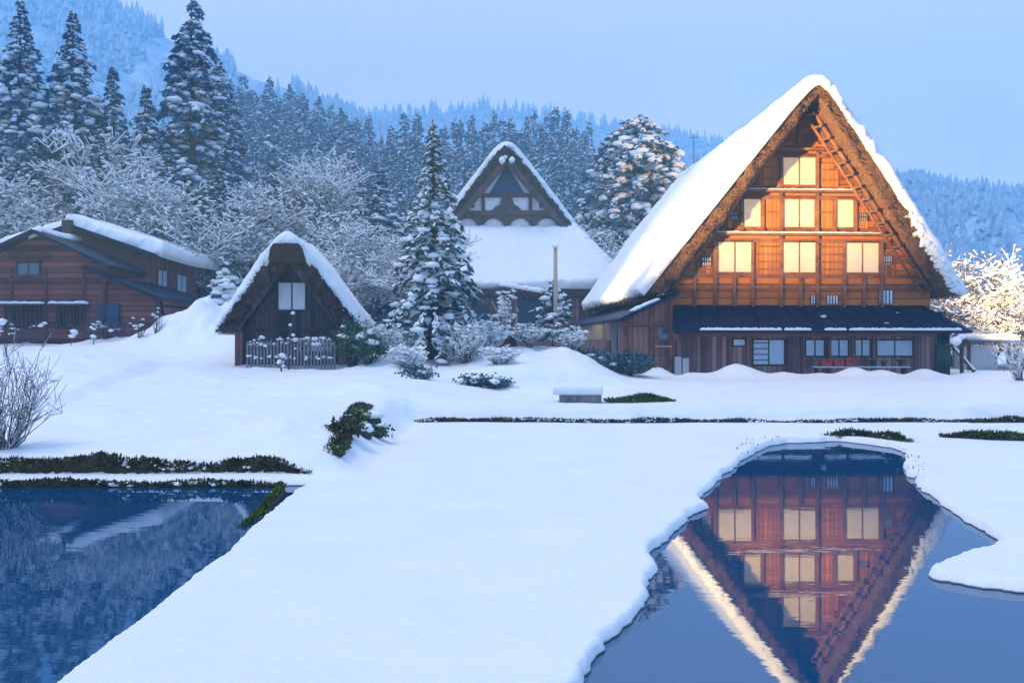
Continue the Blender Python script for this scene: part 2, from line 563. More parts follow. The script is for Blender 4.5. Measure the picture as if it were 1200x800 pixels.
def build_ground():
    ny, nx = 820, 760
    ys = -5 + 6.6 * (300 / 6.6) ** np.linspace(0, 1, ny)
    s = np.linspace(-1, 1, nx)
    s = 0.78 * s + 0.35 * s ** 3
    Y = np.repeat(ys[:, None], nx, 1)
    X = (Y + 5) * s[None, :]
    Z = ground(X.ravel(), Y.ravel()).reshape(X.shape)
    V = np.stack([X, Y, Z], -1).reshape(-1, 3)
    i = (np.arange(ny - 1)[:, None] * nx + np.arange(nx - 1)[None, :]).ravel()
    F = np.stack([i, i + 1, i + nx + 1, i + nx], 1)
    o = np_mesh('snow_ground', V, F, [M['ground']], smooth=True)
    tag(o, kind='structure')
    g = MB()
    g.poly([(-470, -55, -1.2), (470, -55, -1.2), (470, 925, -1.2), (-470, 925, -1.2)], [(0, 1, 2, 3)])
    tag(g.build('valley_floor', M['ground']), kind='structure')
    for x0, x1, y0, y1 in ((-0.9, 19, 2.0, 18.5), (-14, -2.4, 2.0, 12.3)):
        g = MB()
        g.poly([(x0, y0, 0), (x1, y0, 0), (x1, y1, 0), (x0, y1, 0)], [(0, 1, 2, 3)])
        tag(g.build('pond_water', M['water']), kind='structure')


build_ground()


# ------------------------------------------------------------------ mountains with far woods
def tiny_trees(P, hts, wds, seed):
    """many small two-tier spruces as one triangle soup"""
    r = np.random.default_rng(seed)
    n = len(P)
    k = 5
    V, F = [], []
    off = 0
    for (zb, zt, rr) in ((0.0, 0.62, 1.0), (0.38, 1.0, 0.62)):
        a = np.linspace(0, 2 * np.pi, k, endpoint=False)[None, :] + r.uniform(0, 6, (n, 1))
        rad = wds[:, None] * rr * r.uniform(0.7, 1.3, (n, k))
        ring = np.stack([P[:, 0:1] + np.cos(a) * rad, P[:, 1:2] + np.sin(a) * rad, P[:, 2:3] + hts[:, None] * (zb + r.uniform(-.05, .1, (n, k)))], -1)
        top = P + np.stack([r.normal(0, .1, n) * wds, r.normal(0, .1, n) * wds, hts * zt], -1)
        vv = np.concatenate([ring, top[:, None, :]], 1).reshape(-1, 3)
        base = off + np.arange(n)[:, None] * (k + 1)
        f = np.stack([np.stack([base[:, 0] + i, base[:, 0] + (i + 1) % k, base[:, 0] + k], 1) for i in range(k)], 1).reshape(-1, 3)
        V.append(vv)
        F.append(f)
        off += len(vv)
    return np.concatenate(V), np.concatenate(F)


def mountain(name, prof, Yr, Yf, zf, ntrees, tree_h, seed, wood, mat=None, rough=6.0):
    """prof: skyline pixels (px, py) at depth Yr; the slope comes down to zf at depth Yf"""
    pxs = np.array([p[0] for p in prof], float)
    zs = np.array([CH - (p[1] - 400) * Yr / FPX for p in prof])
    nx, ny = 160, 60

    def height(px, t):
        zr = np.interp(px, pxs, zs) - tree_h * 0.75
        y = Yf + (Yr - Yf) * np.minimum(t, 1)
        tt = np.minimum(t, 1.0)
        z = zf + (zr - zf) * (tt ** 1.15) - np.maximum(t - 1, 0) * 1.2 * (zr - zf)
        nz = rough * fbm(px * 0.03, t * 5, seed, 4)
        return z + nz * np.sin(np.pi * np.clip(tt, 0, 1)) + rough * 0.25 * fbm(px * 0.08, t * 9, seed + 5, 3)
    px = np.linspace(pxs[0], pxs[-1], nx)
    t = np.linspace(0, 1.6, ny)
    PX, T = np.meshgrid(px, t)
    Yd = Yf + (Yr - Yf) * T
    V = np.stack([(PX - 600) * Yr / FPX * (0.35 + 0.65 * Yd / Yr), Yd, height(PX, T)], -1).reshape(-1, 3)
    i = (np.arange(ny - 1)[:, None] * nx + np.arange(nx - 1)[None, :]).ravel()
    F = np.stack([i, i + 1, i + nx + 1, i + nx], 1)
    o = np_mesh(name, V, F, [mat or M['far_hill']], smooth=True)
    tag(o, kind='structure')
    r = np.random.default_rng(seed)
    p = r.uniform(pxs[0], pxs[-1], ntrees)
    tt = np.concatenate([r.uniform(0.0, 1.02, ntrees - ntrees // 6), r.uniform(0.93, 1.03, ntrees // 6)])
    dens = fbm(p * 0.02, tt * 4, seed + 2, 3)
    keep = dens > -0.28
    p, tt = p[keep], tt[keep]
    y = Yf + (Yr - Yf) * tt
    P = np.stack([(p - 600) * Yr / FPX * (0.35 + 0.65 * y / Yr), y, height(p, tt) - 0.4], -1)
    hts = tree_h * r.uniform(0.55, 1.25, len(P))
    v, f = tiny_trees(P, hts, hts * r.uniform(0.16, 0.30, len(P)), seed)
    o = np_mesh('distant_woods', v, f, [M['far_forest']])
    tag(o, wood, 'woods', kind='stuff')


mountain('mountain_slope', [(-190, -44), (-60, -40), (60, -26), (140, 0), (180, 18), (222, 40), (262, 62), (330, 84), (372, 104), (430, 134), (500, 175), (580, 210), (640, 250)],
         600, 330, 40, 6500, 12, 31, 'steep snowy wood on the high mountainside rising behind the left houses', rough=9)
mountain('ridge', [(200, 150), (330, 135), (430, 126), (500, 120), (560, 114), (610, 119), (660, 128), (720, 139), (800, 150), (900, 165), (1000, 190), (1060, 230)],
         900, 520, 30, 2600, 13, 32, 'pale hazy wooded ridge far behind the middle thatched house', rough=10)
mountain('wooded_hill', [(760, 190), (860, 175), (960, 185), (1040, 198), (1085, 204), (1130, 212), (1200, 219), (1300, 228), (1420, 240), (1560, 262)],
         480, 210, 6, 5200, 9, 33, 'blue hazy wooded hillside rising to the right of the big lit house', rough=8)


# ------------------------------------------------------------------ trees
def ico():
    bm = bmesh.new()
    bmesh.ops.create_icosphere(bm, subdivisions=2, radius=1)
    v = np.array([p.co[:] for p in bm.verts])
    f = np.array([[q.index for q in g.verts] for g in bm.faces])
    bm.free()
    bm = bmesh.new()
    bmesh.ops.create_icosphere(bm, subdivisions=1, radius=1)
    v1 = np.array([p.co[:] for p in bm.verts])
    f1 = np.array([[q.index for q in g.verts] for g in bm.faces])
    bm.free()
    return (v, f), (v1, f1)


ICO_FINE, ICO = ico()


def lumps(C, S, r, base=None, flat=0.55, jit=0.22):
    """soft snow lumps at centres C with radii S"""
    bv, bf = base or ICO
    n = len(C)
    sc3 = np.stack([S * r.uniform(.8, 1.35, n), S * r.uniform(.8, 1.35, n), S * flat * r.uniform(.7, 1.2, n)], -1)
    a = r.uniform(0, 6.28, n)
    v = bv[None] * (1 + r.normal(0, jit, (n, len(bv), 1)) * 0.6) * sc3[:, None, :]
    ca, sa = np.cos(a)[:, None], np.sin(a)[:, None]
    x = v[..., 0] * ca - v[..., 1] * sa
    y = v[..., 0] * sa + v[..., 1] * ca
    v = np.stack([x, y, v[..., 2]], -1) + C[:, None, :]
    f = bf[None] + (np.arange(n) * len(bv))[:, None, None]
    return v.reshape(-1, 3), f.reshape(-1, 3)


def kites(C, D, L, W, r, roll=0.6):
    """leaf sprays: kite shaped blades starting at C along D"""
    n = len(C)
    D = D / np.linalg.norm(D, axis=1, keepdims=True)
    up = np.tile([0, 0, 1.0], (n, 1)) + r.normal(0, roll, (n, 3))
    S = np.cross(D, up)
    S /= np.linalg.norm(S, axis=1, keepdims=True) + 1e-9
    p0 = C
    p1 = C + D * (L * .45)[:, None] + S * W[:, None]
    p2 = C + D * L[:, None]
    p3 = C + D * (L * .45)[:, None] - S * W[:, None]
    v = np.stack([p0, p1, p2, p3], 1).reshape(-1, 3)
    b_ = np.arange(n)[:, None] * 4
    f = np.concatenate([b_ + [0, 1, 2], b_ + [0, 2, 3]], 0)
    return v, f


def merge(parts):
    V, F, off = [], [], 0
    for v, f in parts:
        V.append(v)
        F.append(f + off)
        off += len(v)
    return np.concatenate(V), np.concatenate(F)


def segs_mesh(P, Q, r0, r1, k=4):
    """tapered tubes for many segments"""
    P, Q = np.asarray(P, float), np.asarray(Q, float)
    r0, r1 = np.asarray(r0, float), np.asarray(r1, float)
    n = len(P)
    D = Q - P
    D /= np.linalg.norm(D, axis=1, keepdims=True) + 1e-9
    ref = np.where(np.abs(D[:, 2:3]) > 0.9, [[1.0, 0, 0]], [[0, 0, 1.0]])
    A = np.cross(D, ref)
    A /= np.linalg.norm(A, axis=1, keepdims=True) + 1e-9
    B = np.cross(D, A)
    t = np.linspace(0, 2 * np.pi, k, endpoint=False)
    ring = A[:, None, :] * np.cos(t)[None, :, None] + B[:, None, :] * np.sin(t)[None, :, None]
    v = np.concatenate([P[:, None] + ring * r0[:, None, None], Q[:, None] + ring * r1[:, None, None]], 1)
    b_ = (np.arange(n) * 2 * k)[:, None]
    f = []
    for i in range(k):
        j = (i + 1) % k
        f.append(b_ + [i, j, k + j])
        f.append(b_ + [i, k + j, k + i])
    return v.reshape(-1, 3), np.concatenate(f, 0)


def conifer_geo(seed, h, rad, z_low=0.12, whorl=0.45, nb=7, nsp=10, spray=0.7, sw=0.16, lump=0.42, nlump=3, snow_sp=0.35, power=0.8, droop=0.45,
                col=2.2, gap=0.15, rise=0.12, dome=False):
    """returns trunk, needles and snow triangle soups of a snow laden conifer"""
    r = np.random.default_rng(seed)
    br = []
    z = h * z_low
    while z < h * 0.985:
        t = z / h
        prof = (math.sqrt(max(.02, 1 - (max(0, t - .42) / .58) ** 2)) if dome else min(1.0, (1 - t) * col) ** power) * (0.75 + 0.25 * min(1, (t - z_low) / 0.12 + .3))
        for _ in range(max(3, int(round(nb * (0.55 + 0.45 * (1 - t)))))):
            if r.uniform() < gap:
                continue
            br.append((z + r.uniform(-.5, .5) * whorl, r.uniform(0, 2 * math.pi), max(0.12, rad * prof * r.uniform(0.62, 1.15))))
        z += whorl * (0.6 + 0.4 * (1 - t)) * r.uniform(.8, 1.2)
    br = np.array(br)
    n = len(br)

    def pt(b, s):
        L = br[b, 2]
        x = np.cos(br[b, 1]) * L * s
        y = np.sin(br[b, 1]) * L * s
        zz = br[b, 0] + rise * L * s - droop * L * s * s
        return np.stack([x, y, zz], -1)
    b = np.repeat(np.arange(n), nsp)
    s = r.uniform(0.18, 1.0, len(b)) ** 0.75
    C = pt(b, s) + r.normal(0, 0.06, (len(b), 3)) * spray
    a = br[b, 1] + r.choice([-1, 1], len(b)) * r.uniform(0.1, 1.15, len(b))
    D = np.stack([np.cos(a), np.sin(a), -0.25 - droop * s + r.normal(0, .35, len(b))], -1)
    L = spray * r.uniform(0.55, 1.25, len(b)) * np.clip(br[b, 2] / (rad * .6), .4, 1)
    nv, nf = kites(C, D, L, L * (sw / spray) * r.uniform(.8, 1.4, len(b)), r)
    pick = r.uniform(0, 1, len(b)) < snow_sp
    Cs = C[pick] + [0, 0, 0.05 * spray + 0.02]
    snow = [kites(Cs, D[pick] + [0, 0, .12], L[pick] * .9, L[pick] * (sw / spray) * 1.15, r, .25)]
    bl = np.repeat(np.arange(n), nlump)
    sl = r.uniform(0.3, 1.0, len(bl))
    Cl = pt(bl, sl) + [0, 0, 0.04]
    size = lump * r.uniform(0.35, 1.1, len(bl)) ** 1.2 * np.clip(br[bl, 2] / (rad * .55), .35, 1.1)
    snow.append(lumps(Cl, size, r, ICO, 0.5))
    # trunk and limbs
    zz = np.linspace(0, h, 9)
    wob = np.cumsum(r.normal(0, 0.02, (9, 2)), 0)
    tp = np.stack([wob[:, 0], wob[:, 1], zz], -1)
    tr = 0.018 * h * (1 - zz / h) + 0.02
    tr[0] *= 1.25
    trunk = [segs_mesh(tp[:-1], tp[1:], tr[:-1], tr[1:], 8)]
    e = np.arange(n)
    trunk.append(segs_mesh(pt(e, np.zeros(n)), pt(e, np.full(n, .5)), np.full(n, .035), np.full(n, .022), 3))
    trunk.append(segs_mesh(pt(e, np.full(n, .5)), pt(e, np.full(n, .95)), np.full(n, .022), np.full(n, .008), 3))
    return merge(trunk), (nv, nf), merge(snow)


def conifer(name, loc, geo, label, cat='tree', group=None, needle='needle', rz=0.0, snow_base=True):
    root = empty(name, loc, rz)
    tag(root, label, cat, group)
    t, nd, sn = geo
    np_mesh('trunk', *t, [M['bark']], parent=root, smooth=True)
    np_mesh('crown', *nd, [M[needle]], parent=root)
    np_mesh('snow_load', *sn, [M['snow']], parent=root, smooth=True)
    return root


def broadleaf_segs(seed, h, spread=0.75, levels=5, trunk_r=0.12, fork=3, lean=0.1, shrink=0.70, first=0.26, jitter=0.35, up=0.12, multi=1):
    """winter tree: list of branch segments"""
    r = random.Random(seed)
    out = []

    def grow(p, d, L, rad, lev):
        nseg = 3 if lev < levels else 2
        for k in range(nseg):
            d = (d + Vector((r.gauss(0, .17), r.gauss(0, .17), r.gauss(0, .13) + up * 0.25))).normalized()
            q = p + d * (L / nseg)
            r2 = rad * 0.86
            out.append((p.copy(), q.copy(), rad, r2, lev))
            p, rad = q, r2
            if lev < levels and (k > 0 or lev > 0):
                for _ in range(r.choice([1, 1, 2]) if k < nseg - 1 else fork):
                    a = r.uniform(0, 2 * math.pi)
                    side = Vector((math.cos(a), math.sin(a), 0))
                    nd = (d * (1 - spread * 0.55) + side * spread * r.uniform(.6, 1.2) + Vector((0, 0, up + r.gauss(0, jitter * .4)))).normalized()
                    grow(p, nd, L * shrink * r.uniform(.75, 1.2), rad * 0.62, lev + 1)
    for m_ in range(multi):
        a = r.uniform(0, 6.28)
        ln = lean if multi == 1 else spread * r.uniform(.25, .9)
        grow(Vector((0.15 * math.cos(a) * (multi > 1), 0.15 * math.sin(a) * (multi > 1), 0)), Vector((math.cos(a) * ln, math.sin(a) * ln, 1)).normalized(), h * first, trunk_r, 0)
    return out


def broadleaf_geo(seed, h, snow=1.0, rmin=0.008, smin=0.02, lump=0.0, cap=9000, **kw):
    S = broadleaf_segs(seed, h, **kw)
    top = max(q.z for _, q, _, _, _ in S)
    f = h / top
    r = np.random.default_rng(seed)
    if len(S) > cap:
        S.sort(key=lambda s: s[4])
        keep = S[:cap // 3]
        rest = S[cap // 3:]
        idx = r.choice(len(rest), cap - len(keep), replace=False)
        S = keep + [rest[i] for i in idx]
    P = np.array([s[0] for s in S]) * f
    Q = np.array([s[1] for s in S]) * f
    r0 = np.maximum(np.array([s[2] for s in S]) , rmin)
    r1 = np.maximum(np.array([s[3] for s in S]) , rmin)
    wood = segs_mesh(P, Q, r0, r1, 4)
    D = Q - P
    hz = np.hypot(D[:, 0], D[:, 1]) / (np.linalg.norm(D, axis=1) + 1e-9)
    m_ = (hz > 0.25) & (r.uniform(0, 1, len(P)) < 0.88)
    sr = np.maximum(r0[m_] * 0.95, smin) * snow * r.uniform(.7, 1.3, m_.sum()) * (0.5 + 0.5 * hz[m_])
    upv = np.zeros((m_.sum(), 3))
    upv[:, 2] = r0[m_] * 0.75 + sr * 0.5
    parts = [segs_mesh(P[m_] + upv, Q[m_] + upv, sr, sr * r.uniform(.6, 1.1, m_.sum()), 4)]
    if lump:
        lev = np.array([s[4] for s in S])
        e = np.where((lev >= 2) & (r.uniform(0, 1, len(S)) < 0.35))[0]
        parts.append(lumps(Q[e] + [0, 0, .03], lump * r.uniform(.4, 1.2, len(e)), r, ICO, .6))
    return wood, merge(parts)


def broadleaf(name, loc, geo, label, cat='tree', group=None, rz=0.0, wood='twig'):
    root = empty(name, loc, rz)
    tag(root, label, cat, group)
    np_mesh('branches', *geo[0], [M[wood]], parent=root)
    np_mesh('snow_load', *geo[1], [M['snow']], parent=root, smooth=True)
    return root


# ---- big cedars on the left
cedar_a = conifer_geo(101, 21.5, 2.3, 0.1, 0.42, 11, 24, 0.60, 0.15, 0.36, 3, 0.17, 0.75, 0.50, 2.6, 0.12)
cedar_b = conifer_geo(102, 21.0, 2.9, 0.08, 0.42, 11, 24, 0.60, 0.15, 0.36, 3, 0.17, 0.85, 0.50, 1.9, 0.12)
cedar_c = conifer_geo(103, 16.0, 2.7, 0.08, 0.42, 11, 24, 0.60, 0.15, 0.36, 3, 0.17, 0.9, 0.50, 1.6, 0.12)
CEDARS = [  # px, top py, Y, geo, height, label
    (228, -6, 60, cedar_a, 21.5, 'tallest dark cedar, slender and snow spotted, above the snow-covered roof of the left house'),
    (24, -2, 60, cedar_b, 21.0, 'big snow laden cedar with its tip at the top edge, standing furthest left'),
    (86, 12, 61, cedar_b, 21.0, 'broad snow laden cedar second from the left behind the red brown house'),
    (133, 76, 63, cedar_c, 16.0, 'shorter snowy cedar between the broad left cedar and the tallest cedar'),
    (172, 100, 62, cedar_c, 16.0, 'low bushy snow covered cedar just left of the tallest cedar'),
    (-30, 40, 64, cedar_c, 16.0, 'snowy cedar cut off by the left edge of the view'),
    (256, 70, 72, cedar_a, 21.5, 'slim snowy cedar half hidden behind the tallest cedar on its right')]
CEDARS += [
    (118, 150, 54, cedar_c, 16.0, 'small snowy cedar above the snow covered roof ridge of the left house'),
    (196, 168, 53, cedar_c, 16.0, 'small snowy cedar above the roof end of the left house, under the tallest cedar'),
    (258, 176, 54, cedar_c, 16.0, 'small snowy cedar right below the tallest cedar, left of the hut'),
    (318, 188, 56, cedar_c, 16.0, 'small snowy cedar straight behind the snow cap of the hut'),
    (412, 176, 60, cedar_c, 16.0, 'mid sized snowy cedar right above the right slope of the hut'),
    (446, 196, 55, cedar_c, 16.0, 'snowy cedar close on the left of the lone fir'),
    (40, 160, 56, cedar_c, 16.0, 'small snowy cedar above the gable of the left house'),
    (548, 205, 72, cedar_c, 16.0, 'snowy cedar peeping between the lone fir and the middle house gable')]
protos = {}
for k, (px, py, Y, geo, hh, lab) in enumerate(CEDARS):
    x, y, zt = at(px, py, Y)
    zb = gz(x, y) - 0.3
    s = (zt - zb) / hh
    if id(geo) in protos:
        o = copy_tree(protos[id(geo)])
        o['label'] = lab
    else:
        o = conifer('cedar', (x, y, zb), geo, lab, group='tall cedars behind the left house')
        protos[id(geo)] = o
    o.location = (x, y, zb)
    o.scale = ((s + 1) / 2, (s + 1) / 2, s)
    o.rotation_euler.z = k * 1.7

# ---- hillside forest
def far_cedar_mesh(seed, h, rad, **kw):
    t, nd, sn = conifer_geo(seed, h, rad, z_low=0.05, whorl=0.75, nb=8, nsp=9, spray=1.05, sw=0.27, lump=0.42, nlump=2, droop=0.5, **kw)
    v, f = merge([t, nd, sn])
    mi = np.concatenate([np.zeros(len(t[1])), np.ones(len(nd[1])), np.full(len(sn[1]), 2)])
    o = np_mesh('cedar', v, f, [M['bark'], M['needle'], M['snow']], mi)
    me = o.data
    bpy.data.objects.remove(o)
    return me


FAR = [(far_cedar_mesh(201, 20, 3.1, snow_sp=0.42, col=1.7), 20), (far_cedar_mesh(202, 20, 2.7, snow_sp=0.46, col=2.2), 20),
       (far_cedar_mesh(203, 20, 3.4, snow_sp=0.38, col=1.5), 20), (far_cedar_mesh(204, 20, 2.9, snow_sp=0.50, col=1.9), 20)]
SKY_X = [180, 230, 262, 300, 330, 365, 400, 425, 450, 480, 510, 545, 575, 605, 635, 660, 690, 715, 760]
SKY_Y = [150, 128, 100, 92, 98, 112, 120, 138, 150, 128, 146, 132, 140, 126, 138, 122, 148, 185, 215]
fr_ = random.Random(5)
rows = [(182, 44, -2), (170, 42, 4), (156, 38, 14), (142, 35, 26), (128, 31, 42), (114, 28, 60), (100, 24, 84), (86, 20, 112)]
for Yr_, nrow, drop in rows:
    for k in range(nrow):
        px = 175 + (735 - 175) * (k + fr_.uniform(.1, .9)) / nrow
        Y = Yr_ + fr_.uniform(-7, 7)
        lim = np.interp(px, SKY_X, SKY_Y) + drop + fr_.uniform(-10, 22)
        x, y, zt = at(px, lim, Y)
        zb = gz(x, y) - 0.4
        hh = zt - zb
        if hh < 6:
            continue
        me, h0 = fr_.choice(FAR)
        o = bpy.data.objects.new('cedar', me)
        COL.objects.link(o)
        o.location = (x, y, zb)
        s = hh / h0
        wx = min(1.25, max(0.75, s)) * fr_.uniform(.9, 1.15)
        o.scale = (wx, wx, s)
        o.rotation_euler.z = fr_.uniform(0, 6.28)
        where = ('behind the tallest left cedar' if px < 300 else 'above the small thatched hut' if px < 450 else 'behind the lone snowy fir' if px < 540 else 'behind the middle thatched house' if px < 680 else 'beside the snow capped pine')
        tier = 'far row' if Yr_ > 150 else 'middle rows' if Yr_ > 100 else 'front row'
        tag(o, 'snow dusted cedar in the %s of the hillside forest, %s' % (tier, where), 'tree', 'cedars of the hillside forest')

# ---- snow covered bare trees in front of the forest
bare = [broadleaf_geo(301, 9.0, 0.85, 0.013, 0.040, 0.10, spread=0.75, levels=5, trunk_r=0.16, first=0.24),
        broadleaf_geo(302, 8.0, 0.85, 0.013, 0.040, 0.10, spread=0.85, levels=5, trunk_r=0.14, first=0.22, multi=3),
        broadleaf_geo(303, 10.0, 0.85, 0.013, 0.040, 0.09, spread=0.65, levels=5, trunk_r=0.15, first=0.26)]
hb = [9.0, 8.0, 10.0]
BARE = [  # px, top py, Y, which, label
    (15, 168, 54, 1, 'wide frosted bare tree furthest left, rising behind the gable of the red brown house'),
    (60, 148, 57, 0, 'frosted bare tree under the broad left cedar'),
    (160, 176, 56, 1, 'rounded frosted bare tree under the low bushy cedar'),
    (205, 190, 55, 0, 'frosted bare tree at the foot of the tallest cedar'),
    (290, 196, 54, 1, 'frosted bare tree behind the left roof slope of the small hut'),
    (372, 168, 58, 2, 'upright frosted tree with fan of white twigs above the small hut'),
    (425, 232, 50, 1, 'frosted bare tree between the small hut and the lone fir'),
    (455, 250, 46, 0, 'smaller frosted tree close behind the left branches of the lone fir'),
    (690, 235, 62, 1, 'frosted tree in the gap between the middle house and the lit roof')]
bp_ = {}
for k, (px, py, Y, wch, lab) in enumerate(BARE):
    x, y, zt = at(px, py, Y)
    zb = gz(x, y) - 0.2
    if wch in bp_:
        o = copy_tree(bp_[wch])
        o['label'] = lab
    else:
        o = broadleaf('bare_tree', (x, y, zb), bare[wch], lab, group='frosted bare trees in front of the forest')
        bp_[wch] = o
    s = (zt - zb) / hb[wch]
    o.location = (x, y, zb)
    o.scale = (max(s, .8), max(s, .8), s)
    o.rotation_euler.z = k * 2.1

# ---- lone fir in the village and the snow-capped pine
x, y, zt = at(508, 140, 32.0)
zb = gz(x, y) - 0.1
hh = zt - zb
conifer('fir_tree', (x, y, zb), conifer_geo(401, hh, 1.75, 0.09, 0.26, 10, 26, 0.36, 0.07, 0.19, 5, 0.62, 0.95, 0.70, 1.25, 0.10, 0.10),
        'lone slender snow laden fir standing between the small hut and middle house', needle='needle_green')
x, y, zt = at(748, 134, 66)
zb = gz(x, y) - 0.3
conifer('pine_tree', (x, y, zb), conifer_geo(402, zt - zb, 4.4, 0.10, 0.46, 15, 32, 0.6, 0.17, 0.40, 6, 0.50, 0.45, 0.40, 1.5, 0.05, 0.16, dome=True),
        'broad rounded pine with snow cushions, behind the left roof slope of the lit house')
x, y, zt = at(697, 225, 70)
zb = gz(x, y) - 0.3
conifer('pine_tree', (x, y, zb), conifer_geo(403, zt - zb, 3.4, 0.10, 0.55, 11, 26, 0.6, 0.16, 0.36, 5, 0.42, 0.5, 0.40, 1.6, 0.12, 0.05),
        'lower snowy pine between the middle house roof and the lit roof')
x, y, zt = at(262, 312, 44)
zb = gz(x, y) - 0.2
conifer('young_fir', (x, y, zb), conifer_geo(404, 3.6, 1.2, 0.05, 0.26, 7, 10, 0.34, 0.09, 0.34, 3, 0.5, 0.8, 0.6, 1.4, 0.1),
        'small snow buried fir on the bank right of the left house')


# ------------------------------------------------------------------ roof snow and thatch
def slab(name, P, nu, nv, T, mat, parent, z0, r_edge=0.3, ragged=0.12, seed=0, hole=None, lift=0.0, wave=0.06, sizes=None):
    """snow blanket over the surface P(u, v) -> (points, normals); arrays of u, v in 0..1. Rounded edges, closed underside"""
    u = np.linspace(0, 1, nu)
    v = np.linspace(0, 1, nv)
    U, V_ = np.meshgrid(u, v, indexing='ij')
    su, sv = sizes
    du = np.minimum(U, 1 - U) * su
    dv = np.minimum(V_, 1 - V_) * sv
    rg = ragged * (fbm(U * su * 1.2, V_ * sv * 1.2, seed + 3) + 0.6 * fbm(U * su * 4.5, V_ * sv * 4.5, seed + 4))
    d = np.minimum(du, dv)
    q = np.clip((d + rg * np.exp(-d / 0.6) + 0.02) / r_edge, 0, 1)
    th = T * np.sqrt(np.clip(1 - (1 - q) ** 2, 0, 1)) * (1 + wave * 3 * fbm(U * su * 0.5, V_ * sv * 0.25, seed)) + wave * fbm(U * su * .9, V_ * sv * .3, seed + 1) * q + wave * .8 * fbm(U * su * .22, V_ * sv * 1.3, seed + 2) * q
    if hole is not None:
        th = th - hole(U, V_) * 1.6 * T
    pts, nrm = P(U.ravel(), V_.ravel())
    top = pts + nrm * (th.ravel()[:, None] + lift - 0.03)
    bot = pts - nrm * 0.10
    n = nu * nv
    i = (np.arange(nu - 1)[:, None] * nv + np.arange(nv - 1)[None, :]).ravel()
    ft = np.stack([i, i + 1, i + nv + 1, i + nv], 1)
    fb = ft[:, ::-1] + n
    ring = np.concatenate([np.arange(nv), np.arange(1, nu) * nv + nv - 1, (nu - 1) * nv + np.arange(nv - 2, -1, -1), np.arange(nu - 2, 0, -1) * nv])
    nx_ = np.roll(ring, -1)
    fs = np.stack([ring, ring + n, nx_ + n, nx_], 1)
    V3 = np.concatenate([top, bot])
    V3[:, 2] -= z0
    o = np_mesh(name, V3, np.concatenate([ft, fb, fs]), [mat], parent=parent, smooth=True)
    bm = bmesh.new()
    bm.from_mesh(o.data)
    bmesh.ops.recalc_face_normals(bm, faces=bm.faces)
    bm.to_mesh(o.data)
    bm.free()
    return o


